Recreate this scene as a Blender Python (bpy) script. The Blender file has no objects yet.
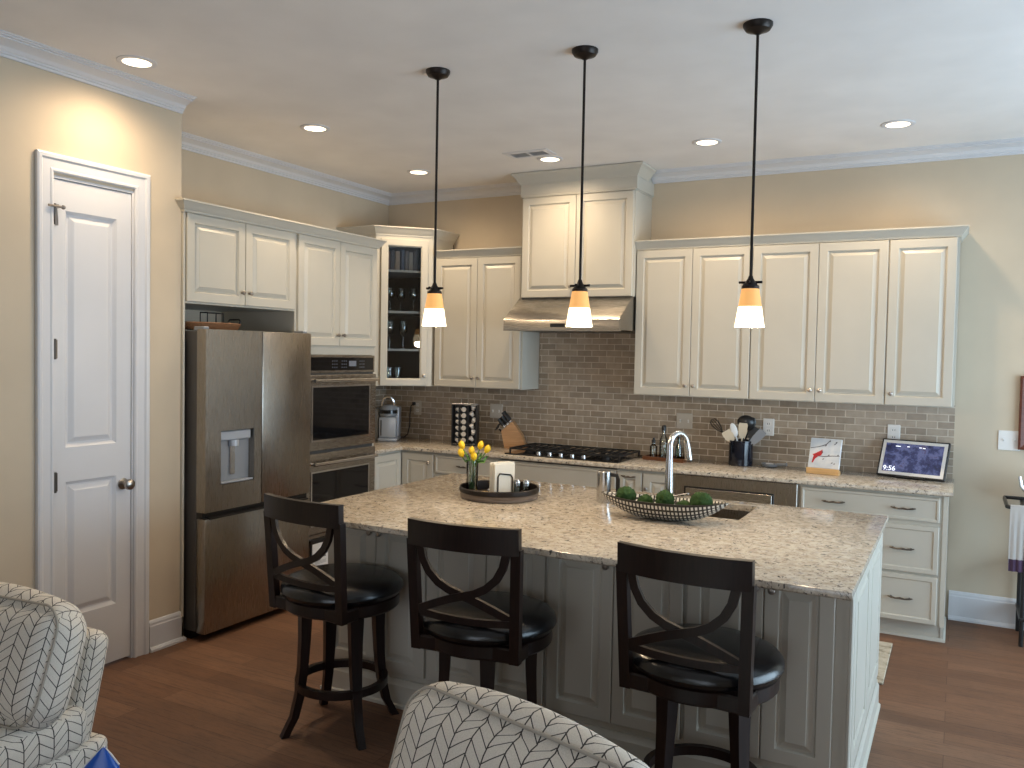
import bpy, bmesh, math, random
from mathutils import Vector, Matrix
random.seed(7)
SC = bpy.context.scene
COL = SC.collection
PI = math.pi
R = math.radians

# ------------------------------------------------------------------ camera, exposure, world, daylight
CAM_P = Vector((4.5464, -6.1367, 1.6704)); YAW, PIT, ROL, FPX = 28.0233, 2.0788, 1.082, 841.45
_y, _p, _r = R(YAW), R(PIT), R(ROL)
fw = Vector((-math.sin(_y)*math.cos(_p), math.cos(_y)*math.cos(_p), -math.sin(_p)))
rt = Vector((math.cos(_y), math.sin(_y), 0)); up = rt.cross(fw)
rt2 = rt*math.cos(_r) + up*math.sin(_r); up2 = -rt*math.sin(_r) + up*math.cos(_r)
cd = bpy.data.cameras.new('camera'); cam = bpy.data.objects.new('camera', cd); COL.objects.link(cam)
M = Matrix((rt2, up2, -fw)).transposed().to_4x4(); M.translation = CAM_P
cam.matrix_world = M
cd.sensor_width = 36; cd.lens = FPX*36/1024; cd.clip_start = .05
SC.camera = cam
SC.view_settings.view_transform = 'Standard'; SC.view_settings.look = 'None'
SC.view_settings.gamma = 1; SC.view_settings.use_curve_mapping = False
SC.view_settings.exposure = 0.36
SC.cycles.max_bounces = 10; SC.cycles.diffuse_bounces = 5; SC.cycles.glossy_bounces = 4
SC.cycles.transmission_bounces = 8; SC.cycles.transparent_max_bounces = 12
SC.cycles.sample_clamp_indirect = 4; SC.cycles.caustics_reflective = False; SC.cycles.caustics_refractive = False
SC.cycles.use_denoising = True
W = bpy.data.worlds.new('world'); SC.world = W; W.use_nodes = True
W.node_tree.nodes['Background'].inputs[0].default_value = (.62, .78, 1, 1)
W.node_tree.nodes['Background'].inputs[1].default_value = 1.2

def area(name, loc, rot, sx, sy, power, col):
    l = bpy.data.lights.new(name, 'AREA'); l.shape = 'RECTANGLE'; l.size = sx; l.size_y = sy; l.energy = power; l.color = col
    o = bpy.data.objects.new(name, l); o.location = loc; o.rotation_euler = rot; COL.objects.link(o); return o
# daylight that enters by the patio window in the right wall and by the window behind the sofa
area('patio_daylight', (7.1, -2.1, 1.30), (0, R(104), 0), 2.2, 3.0, 125, (.62, .83, 1))
area('rear_daylight', (4.6, -9.25, 1.55), (R(90), 0, 0), 3.6, 1.7, 30, (.92, .96, 1))
CAN_POWER, PENDANT_POWER = 8.5, 9.0
WARM = (1, .76, .50)

# ------------------------------------------------------------------ materials
def mat(name, col=(.8, .8, .8), rough=.5, metal=0, **k):
    m = bpy.data.materials.new(name); m.use_nodes = True
    b = m.node_tree.nodes['Principled BSDF']
    b.inputs['Base Color'].default_value = (*col, 1); b.inputs['Roughness'].default_value = rough
    b.inputs['Metallic'].default_value = metal
    for a, v in k.items():
        b.inputs[a.replace('_', ' ')].default_value = v
    return m
class NT:
    def __init__(s, m): s.m = m; s.t = m.node_tree; s.b = s.t.nodes['Principled BSDF']
    def n(s, typ, **k):
        nd = s.t.nodes.new(typ)
        for a, v in k.items(): setattr(nd, a, v)
        return nd
    def l(s, a, b): s.t.links.new(a, b)
    def coord(s, which='Object', scale=(1, 1, 1), rot=(0, 0, 0)):
        c = s.n('ShaderNodeTexCoord'); mp = s.n('ShaderNodeMapping')
        mp.inputs['Scale'].default_value = scale; mp.inputs['Rotation'].default_value = rot
        s.l(c.outputs[which], mp.inputs['Vector']); return mp.outputs[0]
    def noise(s, vec, scale, detail=4, rough=.5):
        n = s.n('ShaderNodeTexNoise'); n.inputs['Scale'].default_value = scale; n.inputs['Detail'].default_value = detail
        n.inputs['Roughness'].default_value = rough; s.l(vec, n.inputs['Vector']); return n.outputs['Fac']
    def ramp(s, fac, stops):
        r = s.n('ShaderNodeValToRGB'); e = r.color_ramp.elements
        while len(e) < len(stops): e.new(.5)
        for q, (p, c) in zip(e, stops): q.position = p; q.color = (*c, 1)
        s.l(fac, r.inputs[0]); return r.outputs[0]
    def mix(s, fac, a, b, mode='MIX'):
        n = s.n('ShaderNodeMix', data_type='RGBA', blend_type=mode)
        for q, i in ((fac, 0), (a, 6), (b, 7)):
            if hasattr(q, 'is_linked') or hasattr(q, 'links'): s.l(q, n.inputs[i])
            elif i == 0: n.inputs[0].default_value = q
            else: n.inputs[i].default_value = (*q, 1)
        return n.outputs[2]
    def math(s, op, a, b=None):
        n = s.n('ShaderNodeMath', operation=op)
        for i, q in enumerate((a, b)):
            if q is None: continue
            if isinstance(q, (int, float)): n.inputs[i].default_value = q
            else: s.l(q, n.inputs[i])
        return n.outputs[0]
    def bump(s, h, strength=.2, dist=.01):
        b = s.n('ShaderNodeBump'); b.inputs['Strength'].default_value = strength; b.inputs['Distance'].default_value = dist
        s.l(h, b.inputs['Height']); s.l(b.outputs[0], s.b.inputs['Normal'])
    def base(s, c): s.l(c, s.b.inputs['Base Color'])

def paint(name, col, rough=.6, amt=.04):
    m = mat(name, col, rough); t = NT(m); v = t.coord()
    f = t.noise(v, 3.0, 3)
    lo = tuple(c*(1-amt) for c in col); hi = tuple(min(1, c*(1+amt)) for c in col)
    t.base(t.ramp(f, [(.3, lo), (.7, hi)])); t.bump(t.noise(v, 260, 2), .04, .002); return m

m_wall = paint('wall_paint', (.56, .475, .36), .75)
m_ceil = paint('ceiling_paint', (.78, .765, .755), .85)
m_trim = paint('trim_paint', (.64, .65, .68), .4, .02)
m_cab = paint('cabinet_paint', (.52, .495, .43), .38, .03)
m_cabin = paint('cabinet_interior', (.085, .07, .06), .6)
m_gap = mat('shadow_gap', (.03, .026, .022), .8)

def floor_mat():
    m = mat('floor_wood', rough=.32); t = NT(m)
    v = t.coord(); br = t.n('ShaderNodeTexBrick'); t.l(v, br.inputs['Vector'])
    for k, q in (('Scale', 1), ('Brick Width', 1.25), ('Row Height', .127), ('Mortar Size', .0011), ('Mortar Smooth', .3), ('Bias', 0)): br.inputs[k].default_value = q
    br.offset = .37; br.offset_frequency = 2; br.squash = 1
    br.inputs['Color1'].default_value = (.0, .0, .0, 1); br.inputs['Color2'].default_value = (1, 1, 1, 1); br.inputs['Mortar'].default_value = (.5, .5, .5, 1)
    tone = t.ramp(br.outputs['Color'], [(0, (.165, .082, .047)), (.5, (.19, .097, .056)), (1, (.22, .116, .069))])
    g = t.noise(t.coord(scale=(2.2, 34, 1)), 2.2, 6, .62)
    grain = t.ramp(g, [(.28, (.42, .38, .36)), (.5, (.95, .95, .95)), (.75, (1.15, 1.08, 1.0))])
    fl = t.ramp(t.noise(t.coord(scale=(7, 60, 1)), 3.0, 5, .7), [(.34, (.55, .5, .47)), (.46, (1, 1, 1))])
    c = t.mix(.85, tone, grain, 'MULTIPLY'); c = t.mix(.8, c, fl, 'MULTIPLY')
    big = t.ramp(t.noise(t.coord(scale=(.8, 4, 1)), 1.3, 3), [(.3, (.8, .8, .8)), (.7, (1.12, 1.1, 1.06))])
    c = t.mix(.8, c, big, 'MULTIPLY')
    c = t.mix(br.outputs['Fac'], c, (.045, .02, .012))
    t.base(c); t.l(t.math('MULTIPLY_ADD', g, .25), t.b.inputs['Roughness'])
    t.b.inputs['Roughness'].default_value = .3
    n = t.t.nodes[-1] if False else None
    t.bump(t.math('SUBTRACT', g, br.outputs['Fac']), .12, .004); return m
m_floor = floor_mat()

def granite():
    m = mat('granite', rough=.13); t = NT(m); v = t.coord()
    c = t.ramp(t.noise(v, 26, 6, .7), [(.30, (.32, .265, .205)), (.43, (.48, .42, .335)), (.58, (.60, .545, .46)), (.75, (.66, .615, .545))])
    w = t.n('ShaderNodeTexNoise'); w.inputs['Scale'].default_value = 9; w.inputs['Detail'].default_value = 5; t.l(v, w.inputs['Vector'])
    va = t.n('ShaderNodeVectorMath', operation='MULTIPLY_ADD'); t.l(w.outputs['Color'], va.inputs[0]); va.inputs[1].default_value = (.10,)*3; t.l(v, va.inputs[2])
    spk = t.ramp(t.noise(va.outputs[0], 40, 5, .75), [(.53, (0, 0, 0)), (.62, (1, 1, 1))])
    patch = t.ramp(t.noise(v, 11, 4, .6), [(.40, (0, 0, 0)), (.60, (1, 1, 1))])
    k = t.math('MULTIPLY', spk, t.math('MULTIPLY_ADD', patch, .8))
    c = t.mix(spk, c, (.33, .275, .225))
    dk = t.ramp(t.noise(va.outputs[0], 52, 4, .7), [(.575, (0, 0, 0)), (.63, (1, 1, 1))])
    c = t.mix(dk, c, (.05, .045, .045))
    gr = t.ramp(t.noise(v, 34, 3, .6), [(.60, (0, 0, 0)), (.70, (.8, .8, .8))])
    c = t.mix(gr, c, (.33, .32, .31))
    t.base(c); return m
m_gran = granite()

def tile_mat():
    m = mat('subway_tile', rough=.25); t = NT(m)
    c = t.n('ShaderNodeTexCoord'); sp = t.n('ShaderNodeSeparateXYZ'); t.l(c.outputs['Object'], sp.inputs[0])
    cb = t.n('ShaderNodeCombineXYZ'); t.l(t.math('SUBTRACT', sp.outputs[0], sp.outputs[1]), cb.inputs[0]); t.l(sp.outputs[2], cb.inputs[1])
    br = t.n('ShaderNodeTexBrick'); t.l(cb.outputs[0], br.inputs['Vector'])
    for k, q in (('Scale', 1), ('Brick Width', .125), ('Row Height', .0474), ('Mortar Size', .0030), ('Mortar Smooth', .15), ('Bias', 0)): br.inputs[k].default_value = q
    br.offset = .5
    br.inputs['Color1'].default_value = (.27, .215, .16, 1); br.inputs['Color2'].default_value = (.42, .345, .265, 1); br.inputs['Mortar'].default_value = (.62, .55, .46, 1)
    ns = t.ramp(t.noise(c.outputs['Object'], 22, 4), [(.3, (.82, .80, .78)), (.7, (1.1, 1.1, 1.1))])
    t.base(t.mix(.8, br.outputs['Color'], ns, 'MULTIPLY'))
    t.l(t.ramp(br.outputs['Fac'], [(0, (.22,)*3), (1, (.8,)*3)]), t.b.inputs['Roughness'])
    iv = t.math('SUBTRACT', 1, br.outputs['Fac']); t.bump(iv, .5, .003); return m
m_tile = tile_mat()

def steel(name, col=(.34, .31, .275), rough=.27, axis=(1, 1, 60)):
    m = mat(name, col, rough, 1); t = NT(m)
    f = t.noise(t.coord(scale=axis), 14, 3)
    r = t.n('ShaderNodeMapRange'); r.inputs[3].default_value = rough-.06; r.inputs[4].default_value = rough+.09; t.l(f, r.inputs[0]); t.l(r.outputs[0], t.b.inputs['Roughness'])
    t.bump(f, .03, .001); return m
m_steel = steel('stainless_steel', axis=(60, 60, 1))
m_hood = steel('hood_steel', (.40, .37, .33), .25, (1, 60, 60))
m_steel_side = mat('fridge_side_grey', (.10, .095, .09), .5, .3)
m_chrome = mat('chrome', (.66, .66, .67), .16, 1)
m_brushed = mat('brushed_steel', (.50, .50, .50), .24, 1)
m_nickel = mat('brushed_nickel', (.36, .33, .30), .3, 1)
m_pull = mat('aged_pull', (.14, .125, .11), .35, 1)
m_bronze = mat('dark_bronze', (.025, .020, .018), .4, .7)
m_black = mat('black_plastic', (.012, .012, .013), .35)
m_iron = mat('cast_iron', (.010, .010, .011), .5)
m_oglass = mat('oven_glass', (.006, .006, .007), .06)
m_white = mat('white_plastic', (.75, .74, .72), .4)
m_almond = mat('almond_plate', (.50, .46, .40), .4)
m_grey = mat('grey_plastic', (.25, .27, .30), .35)
m_ltgrey = mat('silver_plastic', (.42, .46, .52), .3, .3)
def wood(name, a, b, rough=.35, sc=(3, 3, 30)):
    m = mat(name, a, rough, Specular_IOR_Level=.35); t = NT(m)
    t.base(t.ramp(t.noise(t.coord(scale=sc), 3, 5), [(.3, a), (.7, b)])); return m
m_esp = wood('espresso_wood', (.008, .0045, .004), (.018, .009, .007), .33, (30, 30, 3))
m_leather = mat('black_leather', (.006, .006, .007), .25); _t = NT(m_leather); _t.bump(_t.noise(_t.coord(), 90, 4), .08, .003)
m_oak = wood('oak_block', (.36, .19, .085), (.50, .28, .13), .45)
m_bamboo = wood('bamboo', (.55, .33, .14), (.66, .43, .20), .5)
m_walnut = wood('walnut_tray', (.10, .035, .015), (.19, .075, .03), .4)
m_traywood = wood('tray_wood', (.10, .078, .066), (.20, .16, .135), .45)
m_redwood = wood('red_brown_wood', (.09, .025, .015), (.15, .045, .025), .4)
m_rattan = wood('rattan', (.10, .04, .018), (.30, .15, .07), .6, (60, 60, 60))
m_napkin = mat('paper_napkin', (.80, .76, .66), .9)
m_paper = mat('white_paper', (.78, .78, .76), .8)
m_yellow = mat('tulip_yellow', (.85, .58, .02), .5)
m_stem = mat('stem_green', (.08, .20, .04), .5)
m_ceramic = mat('navy_ceramic', (.006, .008, .016), .1)
m_cream = mat('cream_utensil', (.62, .52, .38), .5)
m_brass = mat('brass', (.55, .38, .14), .3, 1)
m_blue = mat('blue_foil', (.01, .10, .50), .3)
m_red = mat('red_paint', (.45, .015, .02), .4)
m_towel = mat('white_towel', (.72, .70, .68), .95)
m_purple = mat('towel_band', (.13, .08, .15), .95)
def glass(name, tint=(1, 1, 1), rough=.02, gl=.10):
    m = bpy.data.materials.new(name); m.use_nodes = True; t = m.node_tree; t.nodes.clear()
    o = t.nodes.new('ShaderNodeOutputMaterial'); mx = t.nodes.new('ShaderNodeMixShader'); tr = t.nodes.new('ShaderNodeBsdfTransparent'); g = t.nodes.new('ShaderNodeBsdfGlossy')
    tr.inputs[0].default_value = (*tint, 1); g.inputs['Roughness'].default_value = rough
    fr = t.nodes.new('ShaderNodeFresnel'); fr.inputs[0].default_value = 1.5
    ad = t.nodes.new('ShaderNodeMath'); ad.operation = 'ADD'; ad.inputs[1].default_value = gl; t.links.new(fr.outputs[0], ad.inputs[0])
    t.links.new(ad.outputs[0], mx.inputs[0]); t.links.new(tr.outputs[0], mx.inputs[1]); t.links.new(g.outputs[0], mx.inputs[2]); t.links.new(mx.outputs[0], o.inputs[0]); return m
m_pane = glass('cabinet_pane', (.90, .91, .92), .02, .0)
m_glass = glass('clear_glass', (.86, .90, .88), .02, .10)
m_green_glass = glass('green_glass', (.25, .40, .15), .03, .1)
m_water = glass('water', (.80, .88, .82), .01, .03)
def emit(name, col, s):
    m = mat(name, (.8, .8, .8), .4); b = m.node_tree.nodes['Principled BSDF']
    b.inputs['Emission Color'].default_value = (*col, 1); b.inputs['Emission Strength'].default_value = s; return m
m_lens = emit('lamp_lens', (1, .80, .55), 3)
m_shade_w = emit('white_lamp_glass', (1, .80, .50), 1.9)
m_shade_a = emit('amber_lamp_glass', (1, .50, .16), .55); m_shade_a.node_tree.nodes['Principled BSDF'].inputs['Base Color'].default_value = (.55, .30, .10, 1)

def fabric():
    m = mat('chevron_fabric', rough=.9); t = NT(m)
    c = t.n('ShaderNodeTexCoord'); s = t.n('ShaderNodeSeparateXYZ'); t.l(c.outputs['UV'], s.inputs[0])
    u = t.math('DIVIDE', s.outputs[0], .055); v = t.math('DIVIDE', s.outputs[1], .036)
    tri = t.math('ABSOLUTE', t.math('SUBTRACT', t.math('FRACT', t.math('MULTIPLY', u, .5)), .5))
    rg = t.math('FRACT', t.math('ADD', v, t.math('MULTIPLY', tri, 2.4)))
    ln = t.math('LESS_THAN', rg, .10)
    cf = t.math('FRACT', u); cl = t.math('LESS_THAN', cf, .075)
    k = t.math('MAXIMUM', ln, cl)
    w = t.noise(t.coord(), 400, 2); basec = t.ramp(w, [(.3, (.62, .58, .51)), (.7, (.76, .72, .65))])
    t.base(t.mix(k, basec, (.055, .05, .047))); t.bump(w, .15, .002); return m
m_fab = fabric()
m_welt = mat('fabric_welt', (.38, .35, .30), .9)

# ------------------------------------------------------------------ geometry helpers
class G:
    """collects shapes, then links them as one mesh object"""
    def __init__(s): s.bm = bmesh.new(); s.k = 0; s.sm = 35; s.T = Matrix(); s.uv = s.bm.loops.layers.uv.new('UVMap')
    def v(s, p): return s.bm.verts.new(s.T @ Vector(p))
    def f(s, vs):
        try: fc = s.bm.faces.new(vs)
        except ValueError: return None
        fc.material_index = s.k; return fc
    def box(s, x0, x1, y0, y1, z0, z1, bev=0, seg=1):
        x0, x1 = min(x0, x1), max(x0, x1); y0, y1 = min(y0, y1), max(y0, y1); z0, z1 = min(z0, z1), max(z0, z1)
        V = [s.v((x, y, z)) for z in (z0, z1) for x, y in ((x0, y0), (x1, y0), (x1, y1), (x0, y1))]
        F = [s.f([V[i] for i in q]) for q in ((3, 2, 1, 0), (4, 5, 6, 7), (0, 1, 5, 4), (1, 2, 6, 5), (2, 3, 7, 6), (3, 0, 4, 7))]
        if bev:
            r = bmesh.ops.bevel(s.bm, geom=list({e for q in F for e in q.edges}), offset=bev, segments=seg, profile=.5, affect='EDGES')
            for q in r['faces']: q.material_index = s.k
        return s
    def loft(s, loops, closed=True, caps=True):
        L = [[s.v(p) for p in lp] for lp in loops]; n = len(L[0])
        for a, b in zip(L, L[1:]):
            for i in range(n if closed else n-1):
                j = (i+1) % n; s.f([a[i], a[j], b[j], b[i]])
        if caps and closed: s.f(L[0][::-1]); s.f(L[-1])
        return s
    def prism(s, poly, a0, a1, ax='z'):
        mp = {'z': lambda u, v, w: (u, v, w), 'y': lambda u, v, w: (u, w, v), 'x': lambda u, v, w: (w, u, v)}[ax]
        return s.loft([[mp(u, v, a) for u, v in poly] for a in (a0, a1)])
    def lathe(s, prof, n=24, c=(0, 0, 0), caps=True):
        return s.loft([[(c[0]+r*math.cos(2*PI*i/n), c[1]+r*math.sin(2*PI*i/n), c[2]+z) for i in range(n)] for r, z in prof], True, caps)
    def tube(s, pts, r, n=10, closed=False, caps=True, flat=None, up=None):
        P = [Vector(p) for p in pts]; m = len(P); loops = []; N = None
        for i in range(m):
            a = P[(i-1) % m] if (closed or i) else P[0]; b = P[(i+1) % m] if (closed or i < m-1) else P[-1]
            t = (b-a).normalized()
            if up is not None: N = Vector(up)
            elif N is None: N = Vector((0, 0, 1)) if abs(t.z) < .9 else Vector((1, 0, 0))
            N = (N - t*N.dot(t)).normalized(); B = t.cross(N)
            rr = r[i] if isinstance(r, (list, tuple)) else r
            if flat: # rectangular bar: flat = (half width across N, half width across B)
                loops.append([P[i]+N*flat[0]*q*1.0+B*flat[1]*w for q, w in ((1, 1), (-1, 1), (-1, -1), (1, -1))])
            else: loops.append([P[i]+(N*math.cos(2*PI*k/n)+B*math.sin(2*PI*k/n))*rr for k in range(n)])
        if closed: loops.append(loops[0]); caps = False
        return s.loft(loops, True, caps)
    def sphere(s, c, r, u=14, v=10, sc=(1, 1, 1)):
        return s.lathe_s([(max(1e-4, r*math.sin(PI*i/v)), -r*math.cos(PI*i/v)) for i in range(v+1)], u, c, sc)
    def lathe_s(s, prof, n, c, sc):
        return s.loft([[(c[0]+sc[0]*r*math.cos(2*PI*i/n), c[1]+sc[1]*r*math.sin(2*PI*i/n), c[2]+sc[2]*z) for i in range(n)] for r, z in prof])
    def sweep(s, path, prof, mp=lambda a, b, h: (a, b, h), closed=False):
        """profile (out, height) carried along a plan path with mitred corners; out = right-hand side"""
        P = [Vector(p) for p in path]; n = len(P); loops = []
        for i in range(n):
            d0 = (P[i]-P[i-1]).normalized() if (i or closed) else None
            d1 = (P[(i+1) % n]-P[i]).normalized() if (i < n-1 or closed) else None
            d0 = d0 or d1; d1 = d1 or d0; s.sm = min(s.sm, 24)
            n0 = Vector((d0.y, -d0.x)); n1 = Vector((d1.y, -d1.x)); m = (n0+n1)
            m = m/(m.length_squared/2) if m.length_squared > 1e-6 else n0
            loops.append([mp(P[i].x+m.x*o, P[i].y+m.y*o, h) for o, h in prof])
        if closed: loops.append(loops[0])
        return s.loft(loops, True, not closed)
    def panel(s, x0, x1, z0, z1, yb, t=.02, st=.055, raised=True):
        """a framed raised-panel door; back at yb, front towards -y"""
        w = min(x1-x0, z1-z0); st = min(st, w*.27); s.sm = 8
        pr = [(0, 0), (0, t-.003), (.003, t)]
        if raised: pr += [(st-.003, t), (st+.004, t-.012), (st+.011, t-.012), (st+.032, t-.002), (st+.033, t)]
        else: pr += [(st*.35, t), (st*.35+.006, t-.006)]
        s.loft([[(x0+i, yb-d, z0+i), (x1-i, yb-d, z0+i), (x1-i, yb-d, z1-i), (x0+i, yb-d, z1-i)] for i, d in pr]); return s
    def rbox(s, hx, hy, hz, r, bulge=(0, 0, 0), n=9):
        """soft cushion, half sizes, corner radius, bulge of each face pair; box-projected uv"""
        H = Vector((hx, hy, hz)); cache = {}
        def vert(p):
            k = tuple(round(c, 4) for c in p)
            if k in cache: return cache[k]
            q0 = Vector((p[0]*hx, p[1]*hy, p[2]*hz)); q = Vector([max(-h+r, min(h-r, c)) for c, h in zip(q0, H)])
            d = q0-q; nn = d.normalized() if d.length > 1e-6 else Vector((0, 0, 0)); o = q+nn*r if d.length > 1e-6 else q0
            for a in range(3):
                b, c = (a+1) % 3, (a+2) % 3
                o[a] += bulge[a]*p[a]*(1-p[b]**2)*(1-p[c]**2)
            cache[k] = s.v(o); cache[k].index = 0; return cache[k]
        m = 1-r/max(hx, hy, hz)
        def grid(h):
            e = 1-r/h; g = [-1, -1+(1-e)*.3, -1+(1-e)*.65, -e]; k = n
            g += [-e+2*e*i/k for i in range(1, k)] + [e, 1-(1-e)*.65, 1-(1-e)*.3, 1]; return g
        gs = [grid(h) for h in H]
        for a in range(3):
            b, c = (a+1) % 3, (a+2) % 3
            for sg in (-1, 1):
                for i in range(len(gs[b])-1):
                    for j in range(len(gs[c])-1):
                        vs = []; uvs = []
                        for bi, cj in ((i, j), (i+1, j), (i+1, j+1), (i, j+1)):
                            p = [0, 0, 0]; p[a] = sg; p[b] = gs[b][bi]; p[c] = gs[c][cj]
                            vs.append(vert(p)); w = (p[0]*hx, p[1]*hy, p[2]*hz)
                            uvs.append((w[1], w[2]) if a == 0 else (w[0], w[2]) if a == 1 else (w[0], w[1]))
                        if sg < 0: vs.reverse(); uvs.reverse()
                        f = s.f(vs)
                        if f:
                            for lp, q in zip(f.loops, uvs): lp[s.uv].uv = (q[0]+3, q[1]+3)
        return s
    def mesh(s, name, mats, smooth=35):
        bmesh.ops.recalc_face_normals(s.bm, faces=s.bm.faces)
        for f in s.bm.faces: f.smooth = True
        me = bpy.data.meshes.new(name); s.bm.to_mesh(me); s.bm.free()
        for m in (mats if isinstance(mats, (list, tuple)) else [mats]): me.materials.append(m)
        me.set_sharp_from_angle(angle=R(min(smooth, s.sm))); return me
    def build(s, name, mats, parent=None, loc=None, rot=None, label=None):
        o = bpy.data.objects.new(name, s.mesh(name, mats)); COL.objects.link(o)
        if parent: o.parent = parent
        if loc: o.location = loc
        if rot: o.rotation_euler = rot
        if label: o['label'] = label
        return o

def tag(o, label, cat, group=None, kind=None):
    o['label'] = label; o['category'] = cat
    if group: o['group'] = group
    if kind: o['kind'] = kind
    return o
def thing(name, label, cat, loc=(0, 0, 0), rz=0, group=None, kind=None):
    o = bpy.data.objects.new(name, None); COL.objects.link(o); o.location = loc; o.rotation_euler = (0, 0, rz); o.empty_display_size = .1
    return tag(o, label, cat, group, kind)
def struct(o, label, cat): return tag(o, label, cat, None, 'structure')
def copy_tree(o, parent=None):
    c = o.copy(); COL.objects.link(c)
    if parent: c.parent = parent
    for ch in list(o.children): copy_tree(ch, c)
    return c
def Tm(loc=(0, 0, 0), rz=0, rx=0, ry=0): return Matrix.Translation(loc) @ Matrix.Rotation(rz, 4, 'Z') @ Matrix.Rotation(ry, 4, 'Y') @ Matrix.Rotation(rx, 4, 'X')

H = 3.045
# ------------------------------------------------------------------ room shell
XR, YR = 7.2, -9.4
PX, PE = .675, -2.835             # pantry wall face and its end
g = G(); g.box(-.1, XR+.1, YR-.1, .1, -.05, 0); struct(g.build('floor', m_floor), 'reddish brown wood plank floor', 'floor')
g = G(); g.box(-.1, XR+.1, YR-.1, .1, H, H+.05); struct(g.build('ceiling', m_ceil), 'flat white painted ceiling with recessed lights', 'ceiling')
g = G(); g.box(-.1, XR+.1, 0, .1, 0, H); struct(g.build('wall_back', m_wall), 'beige wall behind the range and tiled backsplash', 'wall')
g = G(); g.box(-.1, 0, -2.9, 0, 0, H); struct(g.build('wall_left', m_wall), 'beige wall above the refrigerator cabinets', 'wall')
DY0, DY1, DZ = -3.595, -3.138, 2.485
g = G(); g.box(PX-.1, PX, YR, DY0, 0, H); g.box(PX-.1, PX, DY1, PE, 0, H); g.box(PX-.1, PX, DY0, DY1, DZ, H); g.box(-.1, PX-.1, PE-.1, PE, 0, H)
struct(g.build('wall_pantry', m_wall), 'warm beige pantry wall holding the narrow white door', 'wall')
g = G(); g.box(-.1, PX-.1, -3.9, -3.88, 0, H); struct(g.build('wall_closet', m_wall), 'wall inside the pantry closet', 'wall')
g = G(); g.box(XR, XR+.1, YR, -3.7, 0, H); g.box(XR, XR+.1, -.5, .0, 0, H); g.box(XR, XR+.1, -3.7, -.5, 2.45, H); g.box(XR, XR+.1, -3.7, -.5, 0, .12)
struct(g.build('wall_right', m_wall), 'beige wall with the wide patio window', 'wall')
g = G(); g.box(-.1, 2.7, YR-.1, YR, 0, H); g.box(6.5, XR+.1, YR-.1, YR, 0, H); g.box(2.7, 6.5, YR-.1, YR, 2.45, H); g.box(2.7, 6.5, YR-.1, YR, 0, .65)
struct(g.build('wall_rear', m_wall), 'beige living room wall with a wide window', 'wall')
def window(name, label, loc, rz, w, h, n):
    r = thing(name, label, 'window', loc, rz, kind='structure')
    g = G(); t = .06
    g.box(-w/2, w/2, 0, .06, 0, t); g.box(-w/2, w/2, 0, .06, h-t, h)
    for i in range(n+1):
        x = -w/2+(w-t)*i/n; g.box(x, x+t, 0, .06, t, h-t)
    g.build('window_frame', m_trim, r)
    G().box(-w/2+t, w/2-t, .028, .032, t, h-t).build('pane', m_pane, r)
window('window_1', 'wide white framed patio window in the right wall', (XR+.02, -2.1, .12), -PI/2, 3.2, 2.33, 3)
window('window_2', 'wide white framed window behind the living room', (4.6, YR-.08, .65), 0, 3.8, 1.8, 3)

CROWN = [(0, H-.078), (.012, H-.078), (.012, H-.066), (.020, H-.064), (.020, H-.056), (.028, H-.052), (.038, H-.038), (.062, H-.026), (.090, H-.020), (.090, H-.014), (.104, H-.012), (.104, H-.006), (.118, H-.006), (.118, H), (0, H)]
g = G(); g.sweep([(PX, YR), (PX, PE)], CROWN); g.sweep([(0, PE), (0, 0), (1.54, 0)], CROWN); struct(g.build('trim_1', m_trim), 'white crown moulding along the pantry and left walls', 'crown moulding')
g = G(); g.sweep([(2.452, 0), (XR, 0), (XR, YR)], CROWN); struct(g.build('trim_2', m_trim), 'white crown moulding on the back wall right of the hood', 'crown moulding')
def BASE(h): return [(0, 0), (.028, 0), (.028, .012), (.020, .024), (.015, .026), (.015, h-.034), (.012, h-.028), (.012, h-.016), (.006, h-.004), (0, h)]
g = G(); g.sweep([(PX, -3.045), (PX, PE-.0), (PX-.02, PE)], BASE(.172)); struct(g.build('baseboard_pantry', m_trim), 'short tall white baseboard between pantry door and refrigerator', 'baseboard')
g = G(); g.sweep([(PX, YR), (PX, -3.69)], BASE(.172)); struct(g.build('baseboard_left', m_trim), 'white baseboard left of the pantry door', 'baseboard')
g = G(); g.sweep([(4.53, 0), (XR, 0)], BASE(.187)); struct(g.build('baseboard_back', m_trim), 'tall white baseboard right of the drawer cabinet', 'baseboard')

# pantry door
r = thing('door_1', 'narrow tall white two panel pantry door', 'door', (PX, 0, 0), PI/2, kind='structure')
# local x = world y, local -y = world +x
g = G(); prof = [(0, 0), (0, .010), (.006, .016), (.014, .016), (.020, .012), (.058, .015), (.066, .022), (.080, .024), (.088, .020), (.088, 0)]
g.sweep([(DY1-.004, 0), (DY1-.004, DZ+.012), (DY0+.004, DZ+.012), (DY0+.004, 0)][::1], prof, lambda a, b, h: (a, -h, b)); cas = g.build('door_casing', m_trim, r)
g = G(); g.box(DY0-.0, DY0+.012, 0, .1, 0, DZ); g.box(DY1-.012, DY1, 0, .1, 0, DZ); g.box(DY0+.012, DY1-.012, 0, .1, DZ-.012, DZ); g.box(DY0+.012, DY0+.03, .052, .075, .0, DZ-.012); g.box(DY1-.03, DY1-.012, .052, .075, .0, DZ-.012); g.build('door_jamb', m_trim, r)
g = G(); a, b = DY0+.015, DY1-.015; L0, L1 = .015, DZ-.016
g.box(a, b, .022, .048, L0, L1)
def dpanel(x0, x1, z0, z1):
    g.loft([[(x0+i, .022-d, z0+i), (x1-i, .022-d, z0+i), (x1-i, .022-d, z1-i), (x0+i, .022-d, z1-i)] for i, d in ((0, 0), (0, .003), (.004, .004))], True, False)
s_ = [(a, -3.522), (-3.238, b)]
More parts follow.
